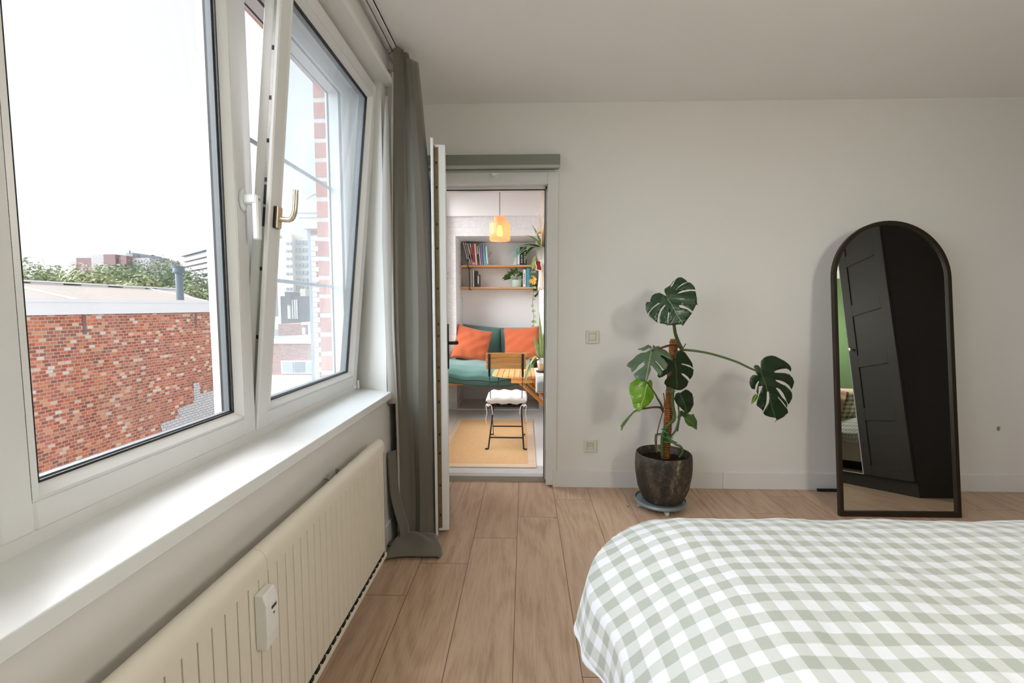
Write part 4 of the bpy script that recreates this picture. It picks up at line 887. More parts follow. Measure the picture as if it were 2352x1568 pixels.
b = B(); b.lathe([(0, .0), (.042, .0), (.046, .01), (.056, .125), (.053, .128), (.048, .11), (0, .108)], c0, 32); b.build('pot', MT['white'], hp_, auto=50)
for (dx, dy, dz, ln, wd, dr, m) in ((-1, -.2, .75, .28, .062, 1.9, 'house'), (-.8, -.4, .6, .30, .07, 2.4, 'deep'), (-.6, -.5, .4, .22, .065, 2.4, 'deep'), (-1, .1, .4, .20, .05, 1.5, 'house'), (.25, -.8, .5, .20, .075, 2.3, 'deep'), (.5, -.4, 1, .24, .05, 1., 'house'), (-.3, .2, 1.2, .22, .045, .8, 'house'), (.1, -.2, 1.5, .22, .03, .3, 'dry'), (.3, 0, 1.4, .24, .03, .5, 'dry'), (-.1, -.1, 1.5, .26, .028, .4, 'dry'), (.6, -.3, .9, .22, .05, 1.4, 'house'), (-.5, -.2, 1.1, .18, .05, 1.5, 'house'), (.2, .2, 1.6, .25, .035, .3, 'house')):
    b = B(); blade(b, c0+Vector((dx*.03, dy*.03, .11)), (dx, dy, dz), (0, 0, 1), ln*1.3, wd*1.15, dr, 10, .18); b.build('leaf', LG[m], hp_, smooth=True)
b = B(); blade(b, c0+Vector((-.03, -.04, .24)), (-.6, -.5, .1), (0, 0, 1), .07, .035, .5); blade(b, c0+Vector((-.03, -.04, .24)), (.1, -.5, .4), (0, 0, 1), .05, .03, .5); b.build('faded_bloom', LG['yellow'], hp_, smooth=True)
# trailing vine from the shelf end
vn = thing('trailing_vine', 'trailing vine with yellow blooms hanging at the shelf end', 'plant', (.098, NY-.25, ZU)); vx, vy = .100, NY-.235
path = spline([(.095, NY-.17, ZU+.004), (.10, vy, ZU+.045), (vx+.006, vy-.03, ZU-.03), (vx-.004, vy-.03, ZU-.14), (vx+.006, vy-.03, 1.42), (vx-.006, vy-.03, 1.25), (vx+.008, vy-.03, 1.10), (vx, vy-.03, .97)], 7)
B().tube(path, .0022, 6).build('stem', MT['stem'], vn)
for i, q in enumerate(path[6::3]):
    for sgn in ((-1, 1) if i % 3 else (1,)):
        ln = random.uniform(.028, .046); b = B(); blade(b, q, (sgn, random.uniform(-.9, .1), random.uniform(-.4, .4)), (0, -1, .2), ln, ln*.8, .3, 5); b.build('leaf', LG['vine'], vn, smooth=True)
for dx, dz in ((-.022, 1.515), (.012, 1.535), (.004, 1.50)):
    b = B()
    for j in range(6):
        a = j*PI/3; blade(b, (vx+dx, vy-.05, dz), (math.cos(a), -.5, math.sin(a)), (0, -1, 0), .036, .032, 0, 5)
    b.build('yellow_flower', LG['yellow'], vn, smooth=True)
b = B(); blade(b, (vx, vy-.04, ZU+.03), (.2, -.4, .8), (0, -1, 0), .09, .045, .6); blade(b, (vx, vy-.04, ZU+.03), (-.1, -.4, -.8), (0, -1, 0), .11, .05, .1); b.build('yellowing_leaf', LG['vine'], vn, smooth=True)
# clamp lamp on the lower shelf end
cl = thing('clamp_lamp', 'small black clamp lamp on right end of the lower shelf', 'lamp', (.13, NY-.22, ZL-.03))
b = B(); b.box((.098, NY-.225, ZL+.001), (.15, NY-.16, ZL+.026), bev=.006); b.box((.10, NY-.22, ZL-.045), (.14, NY-.17, ZL-.027), bev=.004); b.box((.142, NY-.21, ZL-.04), (.150, NY-.18, ZL+.01)); b.build('clamp', MT['blackm'], cl)
b = B(); b.tube(spline([(.14, NY-.21, ZL+.01), (.158, NY-.25, ZL-.005), (.160, NY-.27, ZL-.06), (.150, NY-.28, ZL-.09)], 6), .005, 8); b.build('gooseneck', MT['blackm'], cl, smooth=True)
b = B(); b.tube([(.153, NY-.278, ZL-.085), (.118, NY-.29, ZL-.118)], [.009, .014], 12); b.build('lamp_head', MT['blackm'], cl)

# ------------------------------------------------------------------ monstera on a trolley
MX, MY = .822, 2.70
tr = thing('plant_trolley', 'round galvanised plant trolley on casters under the dark pot', 'plant trolley', (MX, MY, 0))
b = B(); b.lathe([(0, .034), (.140, .034), (.150, .037), (.153, .046), (.150, .056), (.146, .056), (.142, .046), (0, .045)], (MX, MY, 0), 48); b.build('tray', MT['disc'], tr, auto=35)
b = B()
for i in range(4):
    a = i*PI/2+.25
    for da in (-.12, .12): b.lathe([(.005, 0), (.004, .003), (0, .0035)], (MX+.118*math.cos(a+da), MY+.118*math.sin(a+da), .045), 10)
b.build('rivet', MT['alu'], tr)
for a in (-PI/2+.02, 0.05, PI/2, PI):
    x, y = MX+.122*math.cos(a), MY+.122*math.sin(a)
    b = B(); b.tube([(x-.009, y, .0145), (x+.009, y, .0145)], .0142, 20); b.box((x-.013, y-.008, .014), (x-.010, y+.008, .034)); b.box((x+.010, y-.008, .014), (x+.013, y+.008, .034)); b.build('caster', MT['caster'], tr, auto=40)
PX, PY = .838, 2.705
mo = thing('potted_monstera', 'tall monstera with split leaves on coir pole in dark pot', 'plant', (PX, PY, .046)); pz = .0465
b = B(); b.lathe([(0, pz), (.105, pz), (.118, pz+.010), (.148, pz+.08), (.162, pz+.16), (.166, pz+.21), (.164, pz+.265), (.161, pz+.285), (.156, pz+.290), (.150, pz+.285), (.148, pz+.24), (.14, pz+.235)], (PX, PY, 0), 64); b.build('pot', MT['pot'], mo, auto=60)
b = B(); b.grid(lambda u, v: Vector((PX+.148*v*math.cos(u*2*PI), PY+.148*v*math.sin(u*2*PI), pz+.243+.010*mnoise.noise(Vector((8*v*math.cos(u*2*PI), 8*v*math.sin(u*2*PI), 3)))*(1 if v > 0 else 1))), 60, 14); b.build('soil', MT['soil'], mo, smooth=True)
D = 2.70
pb, pt = at(1528, 1052, y=D), at(1548, 778, y=D+.02)
b = B(); m = 40; b.tube([pb.lerp(pt, i/m) for i in range(m+1)], [.0245+.0012*math.sin(i*2.1) for i in range(m)]+[.017], 18); b.build('moss_pole', MT['coir'], mo, smooth=True)
def stem(name, pts, r, mat, n=6):
    q = spline([at(px, py, y=d) for px, py, d in pts], n); b = B()
    b.tube(q, r if not hasattr(r, '__len__') else [r[0]+(r[1]-r[0])*i/(len(q)-1) for i in range(len(q))], 8); return b.build(name, mat, mo, smooth=True)
stem('main_stem', [(1522, 1048, 2.66), (1521, 1015, 2.66), (1524, 995, 2.66), (1536, 975, 2.655), (1549, 960, 2.65), (1545, 930, 2.66), (1545, 900, 2.66), (1549, 865, 2.66), (1556, 830, 2.655), (1566, 802, 2.65)], (.011, .010), MT['stem'])
stem('petiole', [(1567, 803, 2.65), (1558, 785, 2.645), (1551, 765, 2.62), (1547, 742, 2.59), (1535, 700, 2.60), (1531, 683, 2.60)], (.012, .006), MT['stem'])
stem('petiole', [(1568, 803, 2.65), (1600, 806, 2.60), (1640, 814, 2.56), (1690, 830, 2.52), (1720, 844, 2.50), (1746, 855, 2.50)], (.007, .005), MT['stem'])
stem('petiole', [(1566, 800, 2.65), (1550, 792, 2.62), (1530, 795, 2.58), (1510, 802, 2.57), (1497, 805, 2.56)], (.008, .005), MT['brownstem'])
stem('petiole', [(1560, 830, 2.65), (1553, 815, 2.60), (1551, 822, 2.58)], .005, MT['stem'])
stem('petiole', [(1523, 945, 2.66), (1518, 928, 2.62), (1510, 915, 2.60), (1505, 905, 2.58), (1486, 877, 2.57)], (.007, .004), MT['stem'])
stem('petiole', [(1523, 945, 2.66), (1517, 936, 2.62), (1500, 935, 2.58), (1480, 938, 2.56), (1462, 941, 2.54)], (.007, .004), MT['brownstem'])
stem('petiole', [(1540, 1003, 2.66), (1553, 985, 2.65), (1560, 955, 2.66), (1558, 930, 2.68), (1561, 902, 2.68)], (.006, .004), MT['stem'])
stem('petiole', [(1556, 990, 2.66), (1560, 965, 2.66), (1565, 950, 2.68), (1572, 957, 2.70)], (.005, .004), MT['stem'])
stem('aerial_root', [(1532, 1003, 2.64), (1540, 1010, 2.60), (1553, 1020, 2.58), (1564, 1026, 2.57), (1568, 1037, 2.58), (1560, 1050, 2.60)], (.008, .006), MT['stem'])
stem('aerial_root', [(1524, 902, 2.66), (1526, 930, 2.65), (1514, 975, 2.62), (1509, 1000, 2.60), (1507, 1040, 2.60)], .0032, MT['brownstem'])
stem('aerial_root', [(1518, 996, 2.64), (1507, 998, 2.60), (1505, 1012, 2.60), (1508, 1032, 2.60)], .004, MT['stem'])
stem('aerial_root', [(1566, 801, 2.65), (1571, 796, 2.64), (1575, 789, 2.63)], .003, MT['brownstem'])
def tie(a, c, w, d): 
    p, q = at(*a, y=d), at(*c, y=d); b = B(); mid = (p+q)/2+Vector((0, -.018, 0)); pa = spline([p, mid, q], 8); back = spline([q, (p+q)/2+Vector((0, .045, 0)), p], 8)
    b.tube(pa+back[1:], w, 4, flat=.3); b.build('plant_tie', MT['tie'], mo, smooth=True)
tie((1530, 898), (1551, 898), .0075, 2.665); tie((1505, 997), (1545, 1005), .0075, 2.645); tie((1526, 1013), (1552, 1015), .0105, 2.65); tie((1521, 985), (1535, 996), .008, 2.655)
S = lambda ox, oy, k_, pts: [(ox+x/k_, oy+y/k_) for x, y in pts]
A = lambda pts: S(1400, 620, 5.225, pts)
outline_leaf('leaf', LG['dark'], mo, A([(680, 315), (655, 250), (665, 220), (730, 180), (770, 125), (800, 100), (790, 110), (740, 180), (735, 205), (760, 180), (800, 100), (830, 75), (870, 72), (920, 100), (945, 127), (880, 155), (830, 195), (800, 225), (790, 240), (830, 205), (890, 165), (950, 130), (985, 140), (1020, 180), (1040, 220), (960, 222), (890, 235), (840, 258), (812, 282), (850, 275), (900, 255), (980, 238), (1042, 240), (1055, 310), (1060, 375), (1075, 400), (1052, 395), (1030, 440), (1008, 480), (950, 445), (880, 415), (840, 415), (832, 432), (850, 447), (930, 460), (1000, 500), (950, 570), (920, 610), (895, 648), (870, 632), (800, 642), (705, 645), (708, 590), (722, 510), (733, 465), (722, 460), (705, 510), (697, 600), (705, 655), (690, 640), (650, 632), (612, 625), (605, 560), (625, 490), (675, 418), (660, 415), (615, 460), (585, 530), (580, 600), (590, 622), (540, 590), (495, 555), (475, 530), (485, 500), (530, 450), (610, 398), (580, 395), (520, 440), (470, 500), (465, 520), (440, 470), (433, 410), (445, 380), (490, 378), (492, 350), (510, 305), (545, 280), (600, 270), (640, 295)]),
    [A([(680, 315)])[0], A([(880, 620)])[0]], 2.60, (-.10, -.86, .35), .2, .35, 'topmost dark glossy split leaf')
outline_leaf('leaf', LG['worn'], mo, A([(505, 950), (470, 940), (440, 960), (400, 970), (340, 945), (335, 935), (390, 930), (430, 915), (462, 893), (500, 920), (512, 945), (522, 895), (545, 920), (600, 905), (610, 930), (680, 950), (740, 1000), (765, 1060), (700, 1040), (640, 1020), (600, 1018), (660, 1060), (705, 1110), (690, 1160), (650, 1165), (600, 1120), (555, 1080), (548, 1088), (590, 1130), (640, 1185), (640, 1220), (610, 1245), (560, 1190), (510, 1140), (490, 1135), (500, 1170), (475, 1240), (455, 1295), (400, 1298), (350, 1270), (310, 1255), (290, 1215), (340, 1180), (410, 1140), (425, 1115), (400, 1100), (350, 1130), (320, 1165), (270, 1195), (255, 1150), (205, 1110), (215, 1085), (280, 1050), (330, 1010), (380, 990), (440, 985)]),
    [A([(505, 950)])[0], A([(440, 1290)])[0]], 2.57, (-.15, -.75, .6), .3, .4, 'worn leaf with brown torn edges')
outline_leaf('leaf', LG['deepgreen'], mo, A([(785, 1065), (780, 1000), (820, 970), (870, 965), (915, 995), (960, 1060), (1000, 1120), (1020, 1185), (960, 1145), (880, 1125), (858, 1130), (920, 1150), (1000, 1185), (1030, 1215), (1020, 1270), (985, 1330), (950, 1290), (900, 1250), (860, 1240), (880, 1265), (930, 1310), (972, 1355), (950, 1410), (890, 1462), (830, 1465), (780, 1440), (700, 1410), (670, 1375), (672, 1340), (700, 1290), (750, 1225), (740, 1215), (700, 1250), (650, 1290), (610, 1310), (590, 1290), (590, 1250), (640, 1220), (690, 1180), (680, 1160), (640, 1185), (620, 1120), (600, 1040), (640, 1010), (700, 1040), (740, 1070)]),
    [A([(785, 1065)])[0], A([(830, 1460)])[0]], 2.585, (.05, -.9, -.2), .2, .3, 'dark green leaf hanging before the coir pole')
A2 = lambda pts: S(1400, 840, 4.354, pts)
outline_leaf('leaf', LG['fresh'], mo, A2([(375, 175), (390, 145), (415, 138), (430, 160), (430, 220), (450, 265), (462, 305), (440, 345), (390, 400), (340, 430), (315, 460), (300, 440), (265, 405), (245, 340), (225, 260), (215, 210), (230, 165), (270, 130), (300, 105), (340, 130), (370, 155)]),
    [A2([(375, 175)])[0], A2([(318, 455)])[0]], 2.575, (.25, -.85, .35), .3, .3, 'bright fresh green heart leaf')
outline_leaf('leaf', LG['mid'], mo, A2([(305, 440), (270, 425), (235, 460), (180, 520), (145, 570), (130, 630), (142, 632), (150, 600), (180, 560), (220, 500), (260, 455)]),
    [A2([(300, 440)])[0], A2([(138, 630)])[0]], 2.55, (.3, -.7, .6), .2, .2, 'narrow drooping leaf seen edge on')
outline_leaf('leaf', LG['deepgreen'], mo, A2([(700, 270), (690, 262), (660, 280), (650, 330), (680, 380), (730, 430), (800, 485), (840, 460), (868, 390), (872, 330), (850, 280), (800, 245), (765, 235), (735, 250)]),
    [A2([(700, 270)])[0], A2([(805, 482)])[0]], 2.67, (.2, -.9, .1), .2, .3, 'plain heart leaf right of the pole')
outline_leaf('leaf', LG['mid'], mo, A2([(745, 515), (720, 500), (700, 525), (685, 520), (690, 460), (720, 445), (770, 470), (840, 480), (885, 465), (890, 495), (910, 550), (905, 632), (860, 615), (800, 595), (765, 560)]),
    [A2([(735, 500)])[0], A2([(905, 628)])[0]], 2.71, (.35, -.8, .4), .2, .3, 'olive leaf drooping low right of the pole')
A3 = lambda pts: S(1640, 780, 7.127, pts)
outline_leaf('leaf', LG['deepgreen'], mo, A3([(770, 535), (750, 505), (760, 450), (775, 350), (810, 300), (870, 270), (960, 257), (1040, 270), (1110, 305), (1200, 345), (1260, 390), (1300, 440), (1312, 490), (1300, 520), (1270, 490), (1220, 470), (1140, 475), (1040, 500), (988, 525), (1000, 537), (1100, 540), (1200, 545), (1290, 570), (1340, 620), (1362, 690), (1350, 770), (1328, 815), (1280, 750), (1190, 695), (1100, 665), (1020, 655), (1030, 675), (1120, 720), (1210, 755), (1290, 820), (1325, 870), (1338, 970), (1310, 1030), (1270, 1065), (1230, 980), (1170, 890), (1100, 815), (1040, 785), (1020, 795), (1080, 860), (1160, 950), (1230, 1010), (1250, 1060), (1245, 1120), (1190, 1050), (1130, 980), (1080, 935), (1070, 942), (1120, 1000), (1190, 1080), (1260, 1140), (1290, 1200), (1200, 1270), (1120, 1310), (1050, 1357), (1085, 1320), (1060, 1285), (960, 1270), (880, 1240), (840, 1205), (860, 1140), (910, 1040), (920, 950), (915, 860), (898, 842), (880, 855), (878, 960), (868, 1060), (845, 1130), (835, 1170), (805, 1192), (830, 1165), (790, 1125), (730, 1080), (722, 1020), (745, 900), (795, 765), (780, 755), (740, 765), (735, 850), (728, 910), (705, 850), (720, 760), (745, 675), (725, 680), (690, 740), (685, 815), (630, 800), (600, 760), (585, 700), (600, 620), (635, 580), (690, 575), (710, 600), (700, 565), (680, 540), (675, 490), (655, 440), (680, 412), (730, 420), (755, 460), (750, 500)]),
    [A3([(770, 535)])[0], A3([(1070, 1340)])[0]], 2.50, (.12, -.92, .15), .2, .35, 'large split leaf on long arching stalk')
b = B(); blade(b, at(1738, 905, y=2.53), (-.35, .2, -1), (0, -1, 0), .068, .026, 0, 8); b.build('leaf', LG['fresh'], mo, smooth=True)

# ------------------------------------------------------------------ standing mirror
mi = thing('standing_mirror', 'arched standing mirror with dark bronze frame leaning at the wall', 'mirror', (2.167, 2.61, 0))
TI = math.radians(7); ML = Matrix.Translation((2.167, 2.61, 0)) @ Matrix.Rotation(-TI, 4, 'X')
hw, R_ = .343, .343; topz = None
n_ = Vector((0, -math.cos(TI), math.sin(TI))); tp = onplane(2027, 508, (2.167, 2.61, 0), n_); HT = (tp-Vector((2.167, 2.61, 0))).dot(Vector((0, math.sin(TI), math.cos(TI))))
def arch(w, r, ins):
    p = [(-w, ins)]; zc = HT-hw
    for i in range(33): g = PI-PI*i/32; p.append((r*math.cos(g), zc+r*math.sin(g)))
    p.append((w, ins)); return p
o_, i_ = arch(hw, hw, .002), arch(hw-.024, hw-.024, .030)
b = B(); m = len(o_); vs = []
for (q, y) in ((o_, -.014), (i_, -.014), (i_, .010), (o_, .010)): vs += [ML @ Vector((x, y, z)) for x, z in q]
fs = []
for r_ in range(4):
    for k2 in range(m): l2 = (k2+1) % m; r2 = (r_+1) % 4; fs.append((r_*m+k2, r_*m+l2, r2*m+l2, r2*m+k2))
b.add(vs, fs); b.build('frame', MT['mframe'], mi, bev=.002)
b = B(); q = arch(hw-.022, hw-.022, .028); b.prism([ML @ Vector((x, -.002, z)) for x, z in q], ML.to_3x3() @ Vector((0, .008, 0))); b.build('mirror_glass', MT['mirror'], mi)
b = B()
for sx in (-1, 1): b.tube([ML @ Vector((.2*sx, .012, 1.15)), (2.167+.10*sx, 2.965, .012)], .009, 8)
b.tube([(1.94-.012, 2.965, .010), (2.167+.24, 2.965, .010)], .010, 8); b.build('easel_stand', MT['blackm'], mi)

# ------------------------------------------------------------------ bed and duvet
BX0, BX1, BY0, BY1 = .236, 1.90, RY0+.03, 1.37
bd = thing('bed', 'white bed with drawer base, covered by the gingham duvet', 'bed', ((BX0+BX1)/2, .3, 0))
b = B(); b.box((BX0, BY0+.05, .10), (BX1, BY1, .36), bev=.004); b.build('base', MT['bedwhite'], bd)
b = B(); b.box((BX0+.06, BY0+.1, 0), (BX1-.06, BY1-.06, .10)); b.build('plinth', MT['wardgap'], bd)
b = B(); b.box((BX0-.02, BY0, .10), (BX1+.02, BY0+.05, .92), bev=.012); b.build('headboard', MT['blush'], bd)
weld(puff(BX0+.07, BX1-.07, BY0+.06, BY1-.08, .355, .455, .4).build('mattress', MT['pad'], bd))
du = thing('duvet', 'sage and white gingham duvet spread over the bed', 'duvet', ((BX0+BX1)/2, .5, .36))
ZT, BYD = .584, 1.44
DX0, DX1 = BX0-.045, BX1+.045
def prof(d, R=.36, A=.165):
    """d: cloth length in from the mattress edge (negative = hanging): outward offset and drop"""
    if d >= R: return 0., 0.
    if d >= 0: t = 1-d/R; return .03*t*t, A*t**2.0
    return .03+.20*min(.18, -d)-.25*max(0, -d-.12), A+(-d)*.93
def duv(u, v):
    s = -.118+(DX1-DX0+.236)*u; t = -.15+1.93*v            # across the bed, in from the foot
    Wd = DX1-DX0; Rc = .34; sx = min(s, Wd-s)
    if sx < Rc and t < Rc:
        a, c = Rc-sx, Rc-t; p_ = 2.6; rho = (a**p_+c**p_)**(1/p_) if a > 0 and c > 0 else max(a, c); l = math.hypot(a, c); d = Rc-rho; dx, dy = a/l, c/l
        kf = (c/l)**2; h, drop = prof(d, .36-.14*kf, .165-.095*kf); q = min(1., Rc/max(rho, 1e-6)); ox, oy = a*q + dx*h, c*q + dy*h; sx2, t2 = Rc-ox, Rc-oy
    else:
        d = min(sx, t); kf = 1. if t < sx else 0.; h, drop = prof(d, .36-.14*kf, .165-.095*kf)
        if sx < t: sx2, t2 = max(sx, 0)-h, t
        else: sx2, t2 = sx, max(t, 0)-h
    tk = max(0., min(1., (t-.12)/.35)); tk = tk*tk*(3-2*tk); sx2 += .055*tk*max(0., min(1., (.3-min(s, Wd-s))/.3))
    x = DX0+sx2 if s < Wd/2 else DX1-sx2; y = BYD-t2
    w = .010*mnoise.noise(Vector((s*3.2, t*3.2, 1)))+.005*mnoise.noise(Vector((s*7+t*5, t*4, 4)))+.0035*mnoise.noise(Vector((s*26+t*14, t*9-s*5, 9)))
    z = ZT-drop+w
    if d < .05:
        k_ = min(1, (.05-d)/.2); x += .012*math.sin(t*15+.6)*k_+.006*math.sin(t*41+s*20)*k_*k_; y += .008*math.sin(s*17)*k_; z += .010*math.sin(t*19+s*9)*k_
    return Vector((x, y, max(z, .20)))
b = B(); b.grid(duv, 150, 130, lambda u, v: (-.118+(DX1-DX0+.236)*u, -.15+1.93*v)); b.build('cover', MT['gingham'], du, smooth=True, solid=.012)
b = B()
hp2 = [duv(0, v/120)+Vector((0, 0, -.004)) for v in range(0, 110)]
b.tube(hp2, [.006+.003*math.sin(i*.9) for i in range(len(hp2))], 8); b.build('hem', MT['gingham'], du, smooth=True)
def pil(c, mat, label, rz, rx, w=.62, h=.44, g='pillows at the headboard'): return pillow('pillow', mat, label, c, w, h, .16, rx, 0, rz, 'pillow', g)
pil((.60, -.52, .76), MT['blush'], 'blush pillow against the headboard near window side', .05, math.radians(-22)); pil((1.45, -.52, .76), MT['blush'], 'blush pillow against the headboard near the wardrobe', -.05, math.radians(-22))
pil((.62, -.33, .72), MT['gingham2'], 'olive gingham pillow in front, near window side', .0, math.radians(-32), .58, .42); pil((1.44, -.33, .72), MT['gingham2'], 'olive gingham pillow in front, near the wardrobe', .0, math.radians(-32), .58, .42)

# ------------------------------------------------------------------ wardrobe seen in the mirror
WF, WY1 = 2.82, 1.94
wr = thing('wardrobe', 'anthracite panelled wardrobe along right wall, seen in the mirror', 'wardrobe', (3.13, .7, 0))
b = B(); b.box((WF+.02, -.74, .10), (RX-.005, WY1, 2.40)); b.build('carcass', MT['wardrobe'], wr, bev=.002)
b = B(); b.box((WF+.03, -.74, 0), (RX-.02, WY1-.01, .099)); b.build('plinth', MT['wardrobe'], wr)
def wdoor(ya, yb, mirror=False):
    b = B()
    if mirror: b.box((WF, ya, .11), (WF+.018, yb, 2.39)); o = b.build('mirror_door', MT['bedwhite'], wr); bb = B(); bb.box((WF-.002, ya+.004, .114), (WF-.0002, yb-.004, 2.386)); bb.build('mirror_panel', MT['mirror'], o); return o
    st = .09; b.box((WF, ya, .11), (WF+.018, ya+st, 2.39)); b.box((WF, yb-st, .11), (WF+.018, yb, 2.39)); zs = [.11, .60, 1.04, 1.48, 1.92, 2.39]
    for i, z in enumerate(zs): b.box((WF, ya+st, max(.11, z-(.0 if i == 0 else .05))), (WF+.018, yb-st, min(2.39, z+(.08 if i == 0 else .0 if i == 5 else .05))))
    b.box((WF+.007, ya+st, .15), (WF+.016, yb-st, 2.36)); o = b.build('door', MT['wardrobe'], wr, bev=.0015)
    g = B(); g.box((WF+.0063, ya+st, .15), (WF+.0069, ya+st+.004, 2.36)); 
    for i in range(1, 5): g.box((WF+.0063, ya+st, zs[i]-.054), (WF+.0069, yb-st, zs[i]-.05))
    g.build('panel_shadow_joint', MT['wardgap'], o)
    kb = B(); kb.lathe([(0, 0), (.006, 0), (.006, .014), (.014, .018), (.014, .026), (0, .028)], n=16); kb.v = [Vector((WF-p.z, ya+.04+p.x, 1.15+p.y)) for p in kb.v]; kb.build('knob', MT['goldplate'], o, auto=40)
    return o
wdoor(1.44, 1.937); wdoor(1.17, 1.437, True); wdoor(.67, 1.167); wdoor(.17, .667); wdoor(-.33, .167); wdoor(-.735, -.333)
# little round-leaved plant at the bed head
bs = thing('bedside_table', 'white bedside table on window side of the bed', 'table', (-.1, RY0+.22, 0)); b = B(); b.box((-.32, RY0+.02, .12), (.16, RY0+.42, .62), bev=.006); b.build('cabinet', MT['bedwhite'], bs)
for x in (-.30, .14):
    for y in (RY0+.04, RY0+.40): B().tube([(x, y, 0), (x, y, .12)], .014, 10).build('leg', MT['bedwhite'], bs)
b = B(); b.box((-.30, RY0+.42, .40), (.14, RY0+.428, .60), bev=.002); b.build('drawer', MT['bedwhite'], bs)
pi_ = thing('potted_pilea', 'round leaved plant on bedside table', 'plant', (-.08, RY0+.22, .621)); c0 = W[pi_]
B().lathe([(0, 0), (.05, 0), (.06, .10), (.055, .10), (0, .09)], c0, 24).build('pot', MT['white'], pi_, auto=50)
for i in range(22):
    a = i*2.4; r = .05+.11*((i*7 % 22)/22); q = c0+Vector((r*math.cos(a), r*math.sin(a), .16+.16*((i*5 % 22)/22))); B().tube([c0+Vector((0, 0, .09)), q], .0018, 5).build('stem', MT['stem'], pi_)
    b = B(); b.lathe([(.030, 0), (.02, .004), (0, .005)], n=14); Mx = Matrix.Translation(q) @ Matrix.Rotation(.7, 4, Vector((math.sin(a), -math.cos(a), 0))); b.v = [Mx @ p for p in b.v]; b.build('leaf', LG['deep'], pi_, smooth=True)

# ------------------------------------------------------------------ outside
GZ = -9.5
struct(B().box((-220, -60, GZ-.3), (-1.3, 220, GZ)).build('ground_street', MT['street']))
nb = thing('neighbour_building', 'red brick party wall with white coping across the street', 'building', (-9, 10, GZ)); BXX = -8.3
B().box((BXX-.4, -3, GZ), (BXX, 14.4, 1.07)).build('brick_wall', MT['brick'], nb)
b = B(); b.prism([(BXX+.03, -3, 1.05), (BXX+.03, 14.43, 1.09), (BXX+.03, 14.43, 1.39), (BXX+.03, -3, 1.30)], (-.46, 0, 0)); b.build('coping', MT['coping'], nb)
b = B(); b.prism([(BXX+.045, -3, 1.245), (BXX+.045, 14.45, 1.335), (BXX+.045, 14.45, 1.40), (BXX+.045, -3, 1.315)], (-.49, 0, 0)); b.build('coping_cap', MT['coping'], nb)
b = B(); b.prism([(-8.75, -3, 1.1), (-12.4, -3, 1.84), (-12.4, 16.0, 1.84), (-8.75, 13.0, 1.1)], (0, 0, -.5)); b.prism([(-12.4, -3, 1.84), (-16, -3, 1.1), (-16, 16, 1.1), (-12.4, 16, 1.84)], (0, 0, -.5)); b.build('membrane_roof', MT['membrane'], nb)
b = B()
for i in range(14): b.box((-12.32, -2+1.3*i, 1.80), (-12.22, -1.2+1.3*i, 1.83))
for y in (10.2, 14.6): b.tube([(-12.4, y, 1.85), (-8.8, y-.3, 1.13)], .025, 6)
b.box((-12.6, 8, 1.84), (-12.2, 16, 1.88)); b.build('roof_flashing', MT['coping'], nb)
b = B()
for px in (193, 450):
    q = at(px, 740, x=BXX); b.box((BXX-.01, q.y-.035, .70), (BXX+.012, q.y+.035, 1.05))
b.build('mortar_repair', simple('dark_mortar', srgb(132, 100, 90), .9), nb)
# whitewashed stepped patch of the brick wall
pat = [(372, 990), (368, 975), (414, 956), (409, 950), (407, 940), (446, 925), (446, 912), (444, 880), (457, 877), (460, 905), (505, 893), (505, 868), (493, 878), (491, 855), (503, 850), (560, 832), (588, 824), (588, 1060), (372, 1060)]
b = B(); b.prism([at(px, py, x=BXX+.006) for px, py in pat], (.004, 0, 0)); o = b.build('whitewashed_patch', MT['brickw'], nb)
vp = thing('roof_flue', 'dark grey metal flue pipe with cap above white coping', 'flue', tuple(at(414, 686, x=-9.0))); q = W[vp]; r_ = .085
B().tube([q+Vector((0, 0, -.2)), q+Vector((0, 0, .66))], r_, 20).build('pipe', MT['vent'], vp, auto=40)
b = B(); b.lathe([(0, .66), (.10, .66), (.12, .68), (.145, .68), (.145, .665), (.15, .70), (.13, .70), (.13, .80), (.15, .82), (.15, .84), (0, .84)], q, 24); b.build('cap', MT['vent'], vp, auto=30)
